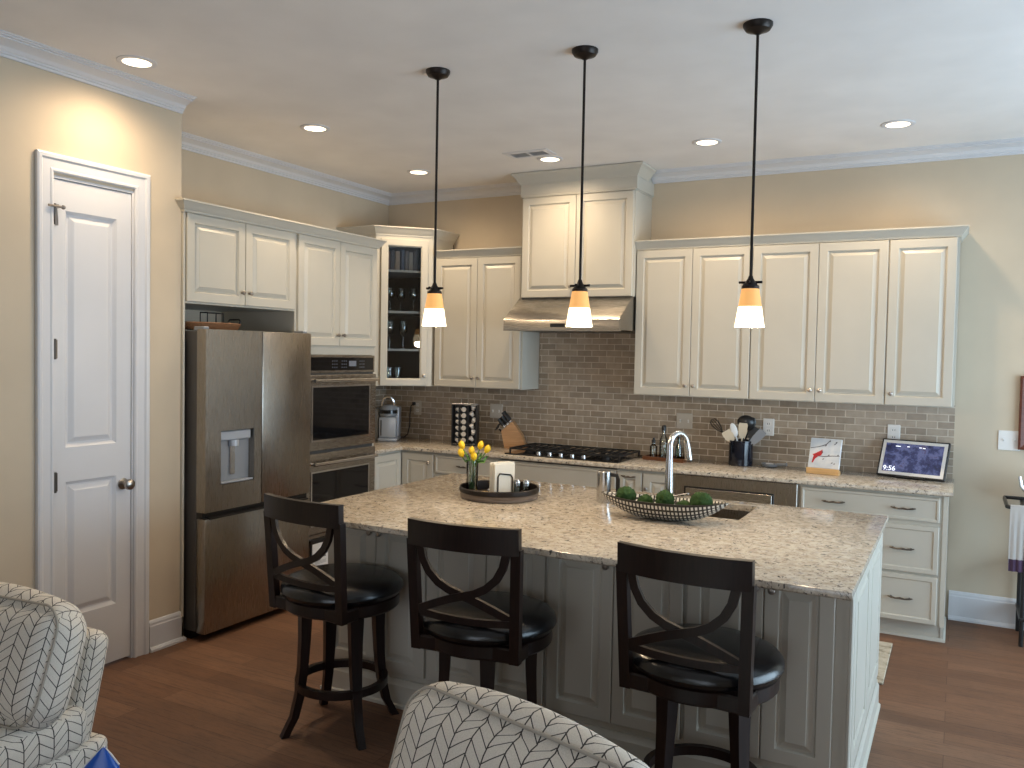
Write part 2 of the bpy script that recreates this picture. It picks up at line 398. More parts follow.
ox0, ox1 = -3.522, -3.238
for x0, x1, z0, z1 in ((a, ox0, L0, L1), (ox1, b, L0, L1), (ox0, ox1, L0, .318), (ox0, ox1, .995, 1.165), (ox0, ox1, 2.325, L1)):
    g.box(x0, x1, .006, .0225, z0, z1)
for z0, z1 in ((.318, .995), (1.165, 2.325)):
    g.loft([[(ox0+i, y, z0+i), (ox1-i, y, z0+i), (ox1-i, y, z1-i), (ox0+i, y, z1-i)] for i, y in ((0, .0062), (.004, .010), (.016, .0215), (.024, .0215), (.046, .009), (.050, .008))], True, False)
    g.f([g.v(p) for p in ((ox0+.050, .008, z0+.050), (ox1-.050, .008, z0+.050), (ox1-.050, .008, z1-.050), (ox0+.050, .008, z1-.050))])
g.sm = 8; leaf = g.build('door_leaf', m_trim, r)
g = G(); g.T = Tm((b-.045, .010, .946), rx=PI/2); g.lathe([(.030, 0), (.030, .006), (.012, .010), (.010, .034), (.022, .040), (.029, .052), (.027, .066), (.015, .073), (.001, .074)], 20); g.build('door_knob', m_nickel, r, label='brushed nickel door knob')
for z in (2.30, 1.65, 1.0, .30):
    g = G(); g.tube([(DY0+.014, -.002, z-.05), (DY0+.014, -.002, z+.05)], .0075, 8); g.box(DY0+.012, DY0+.030, .002, .0058, z-.045, z+.045); g.build('hinge', m_pull, r)
g = G(); g.tube([(DY0-.03, -.022, 2.335), (DY0+.045, -.022, 2.335)], .006, 8); g.sphere((DY0+.045, -.022, 2.335), .011); g.tube([(DY0+.012, -.012, 2.325), (DY0+.018, -.012, 2.245)], .007, 8); g.box(DY0+.004, DY0+.020, -.026, .010, 2.326, 2.345); g.build('door_stop', m_nickel, r)

# backsplash
g = G(); g.box(.0, 4.525, -.010, 0, .914, 1.390); g.box(1.535, 2.45, -.010, 0, 1.390, 1.90); g.box(0, .010, -1.06, -.010, .914, 1.392)
struct(g.build('backsplash', m_tile), 'taupe brown subway tile backsplash with pale grout', 'backsplash')

# ------------------------------------------------------------------ cabinets
ZB, ZT = 1.388, 2.431
def knob(p, x, y, z):
    g = G(); g.T = Tm((x, y, z), rx=PI/2); g.lathe([(.006, 0), (.005, .010), (.009, .014), (.0135, .019), (.0135, .023), (.009, .027), (.001, .028)], 14); g.build('knob', m_nickel, p)
def pull(p, x, y, z, w=.10, vert=False):
    g = G(); T = Tm((x, y, z)); g.T = T @ Matrix.Rotation(PI/2, 4, 'Y') if vert else T
    g.tube([(-w/2, 0, 0), (-w/2, -.022, 0)], .005, 8); g.tube([(w/2, 0, 0), (w/2, -.022, 0)], .005, 8)
    g.tube([(-w/2-.018, -.020, .003), (-w/2, -.024, 0), (-w/4, -.026, -.004), (0, -.027, 0), (w/4, -.026, -.004), (w/2, -.024, 0), (w/2+.018, -.020, .003)], [.003, .0065, .0045, .007, .0045, .0065, .003], 8)
    g.build('pull', m_pull, p)
def door(root, x0, x1, z0, z1, y, k=None, name='door', raised=True):
    o = G().panel(x0+.0018, x1-.0018, z0, z1, y, raised=raised).build(name, m_cab, root)
    if k: knob(o, k[0], y-.02, k[1])
    return o
def drawer(root, x0, x1, z0, z1, y, pulls=1, raised=False):
    raised = False
    o = G().panel(x0+.002, x1-.002, z0, z1, y, raised=raised, st=.075).build('drawer', m_cab, root)
    for i in range(pulls): pull(o, x0+(x1-x0)*(i+.5)/pulls, y-.02, (z0+z1)/2)
    return o
CCROWN = [(0, 0), (.006, 0), (.008, .010), (.014, .016), (.025, .030), (.037, .050), (.041, .054), (.045, .056), (.045, .064), (0, .064)]
def cc(z, s=1.0): return [(o*s, z+h*s) for o, h in CCROWN]
def double(root, x0, x1, z0, z1, y, mid=None, low=True):
    m = mid or (x0+x1)/2; kz = z0+.075 if low else z1-.06
    door(root, x0+.002, m, z0, z1, y, (m-.03, kz)); door(root, m, x1-.002, z0, z1, y, (m+.03, kz))

UG = 'cream upper wall cabinets'
# right run of uppers
for x0, x1, dbl, lab in ((2.454, 3.281, 1, 'cream double door upper cabinet beside the range hood, above the utensil crock'),
                         (3.281, 4.127, 1, 'cream double door upper cabinet in the middle of the right run, above the cardinal tile'),
                         (4.127, 4.521, 0, 'cream single door upper cabinet at the right end above the digital frame')):
    r = thing('upper_cabinet', lab, 'cabinet', (x0, 0, ZB), 0, UG); w = x1-x0; h = ZT+.02-ZB
    G().box(0.0005, w-.0005, -.308, -.011 if True else 0, 0, h).build('body', m_cab, r)
    if dbl: double(r, 0, w, .004, ZT-ZB-.004, -.31, {2.454: 2.8685, 3.281: 3.7073}[x0]-x0)
    else: door(r, .002, w-.012, .004, ZT-ZB-.004, -.31, (.035, .075))
g = G(); g.sweep([(2.452, -.315), (4.521, -.315), (4.521, -.001)], cc(ZT+.002)); tag(g.build('crown_molding', m_cab), 'cream cabinet crown moulding along the top of the right upper run', 'moulding')
# left of hood
r = thing('upper_cabinet', 'cream double door upper cabinet between glass corner cabinet and range hood', 'cabinet', (.7235, 0, ZB), 0, UG)
w = 1.530-.7235; G().box(0.001, w, -.308, -.011, 0, ZT+.02-ZB).build('body', m_cab, r)
double(r, 0, w-.01, .004, ZT-ZB-.004, -.31, 1.1247-.7235)
g = G(); g.sweep([(0, -.315), (w+.004, -.315)], cc(ZT+.002-ZB)); g.build('crown_molding', m_cab, r)
# hood cabinet
HX0, HX1, HD = 1.540, 2.450, .362
r = thing('hood_cabinet', 'tall cream double door cabinet reaching the ceiling above the range hood', 'cabinet', (HX0, 0, 2.098), 0); w = HX1-HX0
G().box(.001, w-.001, -HD, -.001, 0, H-.004-2.098).build('body', m_cab, r)
double(r, .004, w-.004, .002, .758, -HD)
g = G(); g.sweep([(0, -.001), (0, -HD-.016), (w, -HD-.016), (w, -.001)][::-1] if False else [(-.0, -.001), (-.0, -HD-.016), (w, -HD-.016), (w, -.001)], [(0, .762), (.006, .762), (.006, .772), (0, .776)])
g.sweep([(0, -.001), (0, -HD), (w, -HD), (w, -.001)], [(-.001, .77), (.014, .77), (.014, H-.08-2.098), (-.001, H-.08-2.098)])
zc = H-.085-2.098
g.sweep([(0, -.13), (0, -HD), (w, -HD), (w, -.13)], [(0, zc), (.018, zc), (.022, zc+.010), (.030, zc+.018), (.050, zc+.050), (.066, zc+.064), (.072, zc+.068), (.074, zc+.081), (0, zc+.081)]); g.build('crown_molding', m_cab, r)

# range hood
r = thing('range_hood', 'stainless steel under cabinet range hood above the gas cooktop', 'range hood', (HX0-.003, 0, 1.838)); w = .912
g = G(); g.prism([(-.012, 0), (-.012, .256), (-HD-.022, .256), (-.632, .086), (-.636, .080), (-.636, 0), (-.60, 0), (-.60, .012), (-.03, .012), (-.03, 0)], 0, w, 'x'); g.build('hood_body', m_hood, r)
g = G()
for i in range(3):
    x0 = .06+i*.265; g.box(x0, x0+.255, -.56, -.10, .004, .0118)
    for j in range(12): g.box(x0+.012+j*.02, x0+.018+j*.02, -.55, -.11, .001, .0045)
g.build('grease_filter', m_steel, r)
g = G(); g.box(.385, .50, -.6385, -.636, .028, .054); g.build('control_strip', m_black, r)
for x in (.19, .72):
    G().lathe([(.03, .0), (.03, .011)], 16, (x, -.585, .001)).build('hood_lamp', m_shade_a, r)

# glass corner cabinet
CX, CY = .535, -.495
r = thing('corner_cabinet', 'cream corner wall cabinet with a tall glass door and shelves', 'cabinet', (CX, CY, ZB), R(45))
q = math.sqrt(.5)
def loc(x, y): dx, dy = x-CX, y-CY; return ((dx+dy)*q, (-dx+dy)*q)
hh = 2.605-ZB
A_, B_ = loc(.37, -.66), loc(.70, -.33); outer = [loc(.012, -.012), loc(.012, -.66), A_, B_, loc(.70, -.012)]
g = G()
def slab(p, q2, t, z0, z1):
    p, q2 = Vector(p), Vector(q2); d = (q2-p).normalized(); n_ = Vector((-d.y, d.x))*t
    g.prism([tuple(p), tuple(q2), tuple(q2+n_), tuple(p+n_)], z0, z1)
slab(outer[1], outer[2], .018, .02, hh-.02); slab(outer[3], outer[4], .018, .02, hh-.02)
g.prism(outer, hh-.02, hh); g.prism(outer, 0, .02)
hw = .2333
g.box(-hw, -hw+.055, 0, .018, .02, hh-.02); g.box(hw-.055, hw, 0, .018, .02, hh-.02); g.box(-hw+.055, hw-.055, 0, .018, hh-.05, hh-.02)
g.build('body', m_cab, r)
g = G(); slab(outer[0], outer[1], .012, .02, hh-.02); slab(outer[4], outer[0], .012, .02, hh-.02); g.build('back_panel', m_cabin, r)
inner = [loc(.03, -.03), loc(.03, -.64), loc(.37, -.64), loc(.405, -.605), loc(.645, -.365), loc(.68, -.33), loc(.68, -.03)]
inner = [loc(.03, -.03), loc(.03, -.638), loc(.372, -.636), loc(.676, -.332), loc(.68, -.03)]
SH = [1.682-ZB, 1.990-ZB, 2.323-ZB]
for z in SH: G().prism(inner, z-.009, z+.009).build('shelf', m_cab, r)
d = G(); dw = .192; dz0, dz1 = .004, hh-.03; st = .059; y0 = -.001
d.sweep([(-dw+st, dz0+st), (-dw+st, dz1-st), (dw-st, dz1-st), (dw-st, dz0+st)][::-1], [(0, 0), (0, .012), (.006, .016), (.010, .020), (st-.003, .020), (st, .017), (st, 0)], lambda a, b, h: (a, y0-h, b), True)
dr = d.build('door', m_cab, r)
G().box(-dw+st-.004, dw-st+.004, y0-.008, y0-.004, dz0+st-.004, dz1-st+.004).build('pane', m_pane, dr, label='clear glass door pane')
knob(dr, dw-.028, y0-.02, .085)
g = G(); g.sweep([loc(.001, -.66), A_, B_, loc(.70, -.001)], cc(hh-.002, 1.1)); g.build('crown_molding', m_cab, r)
# what stands on its shelves
def inside(x, y, z): v = Matrix.Rotation(R(45), 3, 'Z') @ Vector((x, y, 0)); return (CX+v.x, CY+v.y, ZB+z)
zt = SH[2]+.0095
bk = [(-.120, .022, .15, (.16, .055, .03)), (-.088, .03, .165, (.05, .045, .05)), (-.048, .036, .155, (.30, .22, .14)), (-.005, .024, .17, (.04, .05, .08)), (.028, .026, .16, (.10, .07, .05)), (.062, .03, .15, (.22, .18, .13)), (.10, .026, .165, (.05, .035, .03))]
blab = ['red brown book, leftmost on the top shelf of the glass cabinet', 'black spined book second from left behind the cabinet glass', 'tan spined book third from left on the cabinet top shelf', 'navy book in the middle of the cabinet top shelf', 'brown book just right of the navy one behind the glass', 'beige book second from right on the cabinet top shelf', 'dark book rightmost on the top shelf of the glass cabinet']
for (x, t, h, c), lb in zip(bk, blab):
    b = thing('book', lb, 'book', inside(x, .11, zt), R(45), 'books behind the corner cabinet glass')
    mc = mat('book_cover', c, .6)
    G().box(-t/2, t/2, -.055, .055, 0, .003).box(-t/2, -t/2+.003, -.055, .055, .003, h).box(t/2-.003, t/2, -.055, .055, .003, h).box(-t/2+.003, t/2-.003, -.055, -.05, .003, h).box(-t/2+.001, t/2-.001, -.0565, -.055, h*.66, h*.80).build('cover', mc, b)
    G().box(-t/2+.003, t/2-.003, -.05, .05, .003, h-.006).build('pages', m_napkin, b)
def wineglass(lb, p, tall=.19):
    g = G(); g.lathe([(.001, 0), (.032, 0), (.032, .003), (.006, .008), (.004, tall*.45), (.02, tall*.5), (.036, tall*.66), (.034, tall*.85), (.029, tall), (.0275, tall), (.032, tall*.85), (.034, tall*.66), (.018, tall*.52), (.001, tall*.49)], 16)
    o = g.build('wine_glass', m_glass, None, p); tag(o, lb, 'glass', 'stemware behind the corner cabinet glass')
z1 = SH[1]+.0095; z0 = SH[0]+.0095
for x, y, lb in ((-.10, .08, 'stemmed glass at the left front of the middle shelf in the corner cabinet'), (.0, .16, 'stemmed glass at the back centre of the middle shelf in the corner cabinet'), (.09, .08, 'stemmed glass at the right front of the middle shelf in the corner cabinet')):
    wineglass(lb, inside(x, y, z1))
for x, y, lb in ((-.10, .09, 'tall stemmed glass at the left of the third shelf in the corner cabinet'), (.02, .14, 'tall stemmed glass behind centre of the third shelf in the corner cabinet')):
    wineglass(lb, inside(x, y, z0), .23)
for i in range(4):
    g = G(); g.lathe([(.001, 0), (.05, 0), (.085, .010), (.084, .013), (.05, .004), (.001, .004)], 24)
    tag(g.build('plate', m_ltgrey, None, inside(.08, .13, .0205+i*.0085)), ['grey plate lowest in the stack at the cabinet bottom', 'grey plate second from the bottom in the cabinet stack', 'grey plate third from the bottom in the cabinet stack', 'grey plate topmost in the stack at the cabinet bottom'][i], 'plate', 'plates behind the corner cabinet glass')
for x, lb in ((-.10, 'pale blue tumbler at the left of the cabinet bottom shelf'), (-.03, 'pale blue tumbler right of another on the cabinet bottom shelf')):
    g = G(); g.lathe([(.001, 0), (.026, 0), (.034, .13), (.031, .13), (.024, .006), (.001, .006)], 18); tag(g.build('tumbler', m_glass, None, inside(x, .10, .0205)), lb, 'tumbler', 'tumblers behind the corner cabinet glass')

# ---- left run (rotated: local x = world y, local -y = world +x)
LF = .677
r = thing('refrigerator_cabinet', 'cream double door cabinet over the refrigerator with a full height side panel', 'cabinet', (0, -2.832, 0), PI/2)
w = -1.925+2.832
g = G(); g.box(.012, w-.001, -LF, -.001, 1.92, 2.45); g.box(.0, .0125, -.69, -.001, 0, 2.45); g.box(.0125, w-.001, -.012, -.001, 0.0, 1.92); g.build('body', m_cab, r)
double(r, .018, w-.012, 1.93, 2.427, -LF, -2.373+2.832)
r = thing('oven_cabinet', 'tall cream cabinet holding the double wall oven', 'cabinet', (0, -1.9245, 0), PI/2)
w = 1.9245-1.061
g = G(); g.box(0, .036, -LF, -.001, .10, 2.45); g.box(w-.036, w, -LF, -.001, .10, 2.45); g.box(.036, w-.036, -LF, -.001, 1.638, 2.45); g.box(.036, w-.036, -LF, -.001, .10, .355); g.box(.036, w-.036, -.02, -.001, .355, 1.638); g.box(.02, w-.02, -LF+.06, -.02, 0, .10)
g.build('body', m_cab, r)
double(r, .012, w-.004, 1.70, 2.427, -LF)
drawer(r, .012, w-.004, .115, .345, -LF, 1)
g = G(); g.sweep([(.6755, -2.833), (.699, -2.833), (.699, -1.060), (.001, -1.060)], cc(2.428)); tag(g.build('crown_molding', m_cab), 'cream crown moulding over the refrigerator and oven cabinets', 'moulding')

# refrigerator
r = thing('refrigerator', 'stainless steel french door refrigerator with water dispenser and bottom freezer', 'refrigerator', (0, -2.794, 0), PI/2)
w = .868
G().box(.004, w-.004, -.752, -.06, .05, 1.765, .004).build('case', m_steel_side, r)
g = G(); g.box(.02, w-.02, -.70, -.10, 0, .05); g.build('base', m_black, r)
def fdoor(x0, x1, z0, z1, hole=None):
    g = G(); y1, y0 = -.757, -.827
    if not hole: g.box(x0, x1, y0, y1, z0, z1, .006, 2)
    else:
        a, b, c, d = hole; xs, zs = [x0, a, b, x1], [z0, c, d, z1]
        def grid(y, skip): 
            V = [[g.v((x, y, z)) for x in xs] for z in zs]
            for i in range(3):
                for j in range(3):
                    if not (skip and i == 1 and j == 1): g.f([V[i][j], V[i][j+1], V[i+1][j+1], V[i+1][j]])
            return V
        F = grid(y0, True); Bk = grid(y1, False)
        ring = [(0, 0), (0, 1), (0, 2), (0, 3), (1, 3), (2, 3), (3, 3), (3, 2), (3, 1), (3, 0), (2, 0), (1, 0)]
        for (i, j), (k, l) in zip(ring, ring[1:]+ring[:1]): g.f([F[i][j], F[k][l], Bk[k][l], Bk[i][j]])
        inn = [(1, 1), (1, 2), (2, 2), (2, 1)]; dp = .045
        D = {p: g.v((xs[p[1]], y0+dp, zs[p[0]])) for p in inn}
        for p, q_ in zip(inn, inn[1:]+inn[:1]): g.f([F[p[0]][p[1]], F[q_[0]][q_[1]], D[q_], D[p]])
        g.f([D[p] for p in inn])
    return g
dl = fdoor(.002, w/2-.003, .738, 1.775, (.115, .372, .885, 1.195)).build('door', m_steel, r)
fdoor(w/2+.003, w-.002, .738, 1.775).build('door', m_steel, r)
fz = fdoor(.002, w-.002, .045, .702).build('freezer_drawer', m_steel, r)
g = G(); g.box(.004, w-.004, -.80, -.757, .703, .737); g.build('handle_recess', m_black, r)
g = G(); g.prism([(-.838, .699), (-.838, .707), (-.80, .716), (-.80, .703), (-.826, .699)], .03, w-.03, 'x'); g.build('freezer_handle', m_black, fz)
disp = G(); disp.box(.117, .370, -.7835, -.782, .887, 1.193); disp = disp.build('dispenser', m_grey, dl)
g = G(); g.box(.125, .362, -.812, -.784, 1.135, 1.19, .006); g.tube([(.235, -.80, 1.135), (.235, -.80, 1.10)], .03, 14); g.build('dispenser_head', m_ltgrey, disp)
g = G(); g.box(.215, .255, -.795, -.784, .93, 1.10, .004); g.build('dispenser_paddle', m_chrome, disp)
g = G(); g.box(.122, .365, -.824, -.784, .889, .899); g.build('drip_tray', m_ltgrey, disp)
for x in (.03, w-.03):
    G().box(x-.02, x+.02, -.80, -.72, 1.7655, 1.79, .004).build('hinge_cover', m_grey, r)

# basket tray on the refrigerator
bt = thing('wicker_tray', 'oval brown wicker tray with black wire handles on top of the refrigerator', 'tray', (.565, -2.57, 1.7765), PI/2)
g = G(); g.lathe_s([(.10, 0), (.165, 0), (.185, .038), (.18, .042), (.172, .038), (.155, .01), (.001, .01)], 36, (0, 0, 0), (1.32, .90, 1)); g.build('basket', m_rattan, bt)
for sx in (-1, 1):
    g = G(); g.tube([(sx*.225, -.05, .03), (sx*.236, -.05, .06), (sx*.236, -.04, .07), (sx*.236, .04, .07), (sx*.236, .05, .06), (sx*.225, .05, .03)], .005, 8); g.build('handle', m_black, bt)
wf = thing('wire_stand', 'small black wire plate stand in the wicker tray over the refrigerator', 'stand', (.60, -2.545, 1.7875), PI/2)
g = G()
for y in (-.03, .03): g.tube([(-.06, y, .004), (-.06, y, .09), (.06, y, .09), (.06, y, .004)], .004, 6)
for x in (-.06, .06): g.tube([(x, -.03, .004), (x, .03, .004)], .004, 6); g.tube([(x, -.03, .09), (x, .03, .09)], .004, 6)
g.build('wire_frame', m_black, wf)

# double oven
r = thing('double_oven', 'stainless steel double wall oven with two black glass doors', 'oven', (0, -1.8825, .358), PI/2); w = .780
G().box(.0, w, -.695, -.10, .0, 1.276).build('chassis', m_steel_side, r)
cp = G().box(0, w, -.71, -.6955, 1.155, 1.276, .003).build('control_panel', m_hood, r)
g = G(); g.box(.02, w-.02, -.712, -.710, 1.172, 1.262); gl = g.build('control_glass', m_oglass, cp)
m_dot = mat('display_glyphs', (.16, .18, .22), .4)
g = G()
for k, x0 in enumerate((.30, .40, .60)):
    for i in range(3):
        for j in range(3): g.box(x0+i*.022, x0+.008+i*.022, -.7128, -.712, 1.19+j*.022, 1.196+j*.022)
g.box(.48, .56, -.7128, -.712, 1.20, 1.238); g.build('display', m_dot, cp)
def odoor(z0, z1, wz0, wz1, hz):
    d = G(); d.box(0, w, -.725, -.6955, z0, z1, .004); d = d.build('oven_door', m_hood, r)
    g = G(); g.box(.075, w-.075, -.7285, -.725, wz0, wz1, .002); g.build('window', m_oglass, d)
    g = G(); fr = [(0, 0), (0, .005), (.012, .005), (.012, 0)]
    g.sweep([(.075, wz0), (.075, wz1), (w-.075, wz1), (w-.075, wz0)], fr, lambda a, b, h: (a, -.725-h, b), True); g.build('window_frame', m_chrome, d)
    g = G(); g.tube([(.05, -.778, hz), (w-.05, -.778, hz)], .0125, 12)
    for x in (.06, w-.06): g.tube([(x, -.724, hz), (x, -.778, hz)], .012, 10)
    g.build('handle', m_chrome, d)
odoor(.628, 1.142, .690, 1.070, 1.105)
odoor(.06, .606, .115, .490, .545)
G().box(0, w, -.715, -.6955, .005, .055, .002).build('trim_strip', m_hood, r)
# white card held in a black holder on the lower front
nt = thing('notice_card', 'white printed card in a black holder below the lower oven', 'card', (.6985, -1.70, .165), PI/2)
G().box(-.10, .10, -.030, -.0205, 0, .22).build('holder', m_black, nt)
G().box(-.088, .088, -.0325, -.030, .022, .19).build('card', m_paper, nt)
g = G()
for i, (a, b) in enumerate(((-.05, -.015), (.0, .05))):
    for k in range(4): g.box(a+(b-a)*k/4, a+(b-a)*(k+.75)/4, -.0335, -.0325, .085+.004*i, .094+.005*i)
for k in range(3): g.box(-.06, .05, -.0335, -.0325, .05+k*.008, .0515+k*.008)
g.build('print', m_black, nt)

# ---- base cabinets along the walls
BF = .603
def base_body(r, w, d=BF, top=.883, extra=None):
    g = G(); g.box(.0005, w-.0005, -d, -.012, .105, top); g.box(.0005, w-.0005, -d+.07, -.012, 0, .105); return g.build('body', m_cab, r)
r = thing('corner_base_cabinet', 'cream corner base cabinet with folding doors under the coffee maker', 'cabinet', (0, 0, 0))
g = G(); g.prism([(.012, -.012), (.012, -1.058), (.603, -1.058), (.603, -.603), (.928, -.603), (.928, -.012)], .105, .883)
g.prism([(.012, -.012), (.012, -1.058), (.533, -1.058), (.533, -.533), (.928, -.533), (.928, -.012)], 0, .105); g.build('body', m_cab, r)
door(r, .626, .924, .115, .865, -.603, (.885, .80))
g = G(); g.T = Matrix.Rotation(PI/2, 4, 'Z'); g.panel(-1.0, -.626, .115, .865, -.603); g.build('door', m_cab, r)
def base(x0, x1, name, lab): 
    return thing(name, lab, 'cabinet', (x0, 0, 0)), x1-x0
r, w = base(.929, 1.500, 'drawer_cabinet', 'cream drawer base cabinet left of the cooktop behind the tulips'); base_body(r, w)
drawer(r, .01, w-.005, .725, .862, -BF); drawer(r, .01, w-.005, .42, .705, -BF, 1, True); drawer(r, .01, w-.005, .115, .40, -BF, 1, True)
r, w = base(1.501, 2.452, 'cooktop_cabinet', 'wide cream base cabinet under the gas cooktop'); base_body(r, w, top=.87)
drawer(r, .005, w-.005, .70, .862, -BF, 0); drawer(r, .005, w-.005, .41, .68, -BF, 2, True); drawer(r, .005, w-.005, .115, .39, -BF, 2, True)
r, w = base(2.453, 2.640, 'narrow_cabinet', 'narrow cream pull out cabinet right beside the cooktop base'); base_body(r, w)
o = door(r, .004, w-.003, .115, .862, -BF); pull(o, w/2, -BF-.02, .835, .07)
r, w = base(2.641, 2.868, 'base_cabinet', 'narrow cream base cabinet between the pull out and the microwave drawer'); base_body(r, w)
door(r, .003, w-.004, .115, .862, -BF, (.03, .76))
r, w = base(2.870, 3.672, 'microwave_cabinet', 'cream base cabinet that frames the stainless microwave drawer')
g = G(); g.box(.001, .018, -BF, -.012, .105, .883); g.box(w-.018, w-.001, -BF, -.012, .105, .883); g.box(.018, w-.018, -.03, -.012, .105, .883); g.box(.018, w-.018, -BF, -.03, .105, .43); g.box(.018, w-.018, -BF+.07, -.03, 0, .105); g.build('body', m_cab, r)
drawer(r, .005, w-.005, .115, .425, -BF, 2, True)
r = thing('microwave_oven', 'stainless steel microwave drawer built in under the back counter', 'microwave', (2.8885, 0, .4315)); w = .765
G().box(.002, w-.002, -.60, -.10, 0, .445).build('chassis', m_steel_side, r)
G().box(-.012, w+.012, -.632, -.606, .0, .449, .003).build('front_frame', m_steel, r)
g = G(); g.box(.05, w-.13, -.636, -.632, .06, .375, .002); o = g.build('drawer_front', m_black, r)
g = G(); g.box(.062, w-.142, -.642, -.636, .285, .365, .002); g.build('handle', m_hood, o)
g = G(); g.box(.062, w-.142, -.640, -.636, .072, .235, .002); g.build('window', m_oglass, o)
r, w = base(3.674, 4.505, 'drawer_cabinet', 'cream three drawer base cabinet at the right end of the counter'); base_body(r, w-.001)
x0, x1 = .012, w-.035
drawer(r, x0, x1, .722, .866, -BF, 2); drawer(r, x0, x1, .412, .695, -BF, 2, True); drawer(r, x0, x1, .115, .396, -BF, 2, True)
g = G(); g.box(w-.019, w+.006, -BF-.008, -.012, .105, .883); g.box(w-.012, w+.002, -BF+.065, -.02, 0, .105); g.sweep([(w+.004, -.03), (w+.004, -BF+.062), (.0, -BF+.062)][::-1], [(0, 0), (.012, 0), (.010, .014), (0, .02)]); g.build('side_panel', m_cab, r)

# perimeter countertop
def outline(g, poly, z0, z1, e=.005):
    n = len(poly); loops = []
    def inset(d):
        res = []
        for i in range(n):
            p, a, b = Vector(poly[i]), Vector(poly[i-1]), Vector(poly[(i+1) % n])
            d0, d1 = (p-a).normalized(), (b-p).normalized(); n0, n1 = Vector((-d0.y, d0.x)), Vector((-d1.y, d1.x)); m = n0+n1; m = m/(m.length_squared/2); res.append(p+m*d)
        return res
    g.loft([[(p.x, p.y, z) for p in inset(i)] for i, z in ((e, z0), (0, z0+e), (0, z1-e), (e*.3, z1-e*.3), (e, z1))])
g = G(); outline(g, [(.011, -.011), (.011, -1.059), (.645, -1.059), (.645, -.646), (4.535, -.646), (4.535, -.011)], .8845, .914)
tag(g.build('countertop', m_gran), 'speckled granite counter running along the back wall under the tile', 'countertop')

# ------------------------------------------------------------------ island
IX0, IX1, IY0, IY1 = 1.759, 4.261, -3.217, -1.666
SX0, SX1, SY0, SY1 = 3.02, 3.66, -2.19, -1.78
g = G(); e = .006
def ring4(x0, x1, y0, y1, z): return [(x0, y0, z), (x1, y0, z), (x1, y1, z), (x0, y1, z)]
O_ = [ring4(IX0+i, IX1-i, IY0+i, IY1-i, z) for i, z in ((e, .8845), (0, .8845+e), (0, .914-e), (e*.3, .914-e*.3), (e, .914))]
I_ = [ring4(SX0, SX1, SY0, SY1, z) for z in (.914, .8845)]
g.loft(O_+I_+[O_[0]], True, False); bmesh.ops.remove_doubles(g.bm, verts=g.bm.verts, dist=1e-5)
tag(g.build('island_countertop', m_gran), 'large speckled granite island top with an undermount sink', 'countertop')
FY = -2.925
XB0, XB1 = 1.835, 4.215
edges = [1.835, 2.4215, 3.029, 3.629, 4.215]; mids = [2.134, 2.735, 3.332, 3.929]
labs = ['island cabinet at the left end behind the stool nearest the refrigerator', 'island cabinet behind the middle bar stool', 'island cabinet between the middle and right bar stools', 'island cabinet at the right end behind the right bar stool']
for i in range(4):
    r = thing('island_cabinet', 'cream double door '+labs[i], 'cabinet', (edges[i], 0, 0), 0, 'double door cabinets under the island seating side'); w = edges[i+1]-edges[i]
    g = G(); g.box(.0005, w-.0005, FY, FY+.60, .06, .884); g.build('body', m_cab, r)
    x1 = w-.004 if i < 3 else 4.183-edges[i]
    double(r, .004, x1, .165, .872, FY, mids[i]-edges[i], False)
g = G(); g.box(XB0, XB0+.02, FY+.601, IY1-.05, .0, .884); g.box(XB0+.02, XB1-.02, IY1-.07, IY1-.05, .10, .884); g.box(XB1-.02, XB1, FY+.601, IY1-.05, .0, .884); g.box(XB0+.02, XB1-.02, IY1-.14, IY1-.12, 0, .10)
back = tag(g.build('sink_cabinet', m_cab), 'cream rear half of the island that holds the sink', 'cabinet')
r = thing('island_end_panel', 'bluish white paneled right end of the island facing the patio window', 'panel', (XB1+.0005, 0, 0), PI/2)
# local x = world y, -y = +x
g = G(); g.box(FY-.012, IY1-.05, -.010, -.0, .0, .884); g.build('backing', m_cab, r)
for a, b in ((FY+.03, (FY+IY1-.05)/2), ((FY+IY1-.05)/2, IY1-.055)): G().panel(a+.002, b-.002, .15, .874, -.010, .018, .07).build('panel', m_cab, r)
g = G(); g.box(FY-.016, FY+.028, -.026, -.010, .13, .884, .004); g.build('corner_post', m_cab, r)
bb = [(0, 0), (.026, 0), (.026, .014), (.017, .020), (.017, .105), (.010, .118), (.008, .133), (0, .135)]
g = G(); g.sweep([(XB0, IY1-.20), (XB0, FY+.0), (XB1+.020, FY+.0), (XB1+.020, IY1-.09)][::1], bb); tag(g.build('island_baseboard', m_cab), 'white baseboard wrapped around the foot of the island', 'baseboard')
# sink
r = thing('sink', 'stainless undermount sink in the island top behind the checkered bowl', 'sink', ((SX0+SX1)/2, (SY0+SY1)/2, .70))
a, b = (SX1-SX0)/2, (SY1-SY0)/2; g = G()
g.loft([ring4(-a-.02, a+.02, -b-.02, b+.02, .184), ring4(-a+.002, a-.002, -b+.002, b-.002, .184), ring4(-a+.006, a-.006, -b+.006, b-.006, .01), ring4(-a+.02, a-.02, -b+.02, b-.02, 0)], True, False)
g.f([g.v(p) for p in ring4(-a+.02, a-.02, -b+.02, b-.02, 0)]); g.build('basin', m_steel, r)
G().lathe([(.04, .001), (.04, .004), (.03, .003), (.001, .003)], 20).build('drain', m_chrome, r)
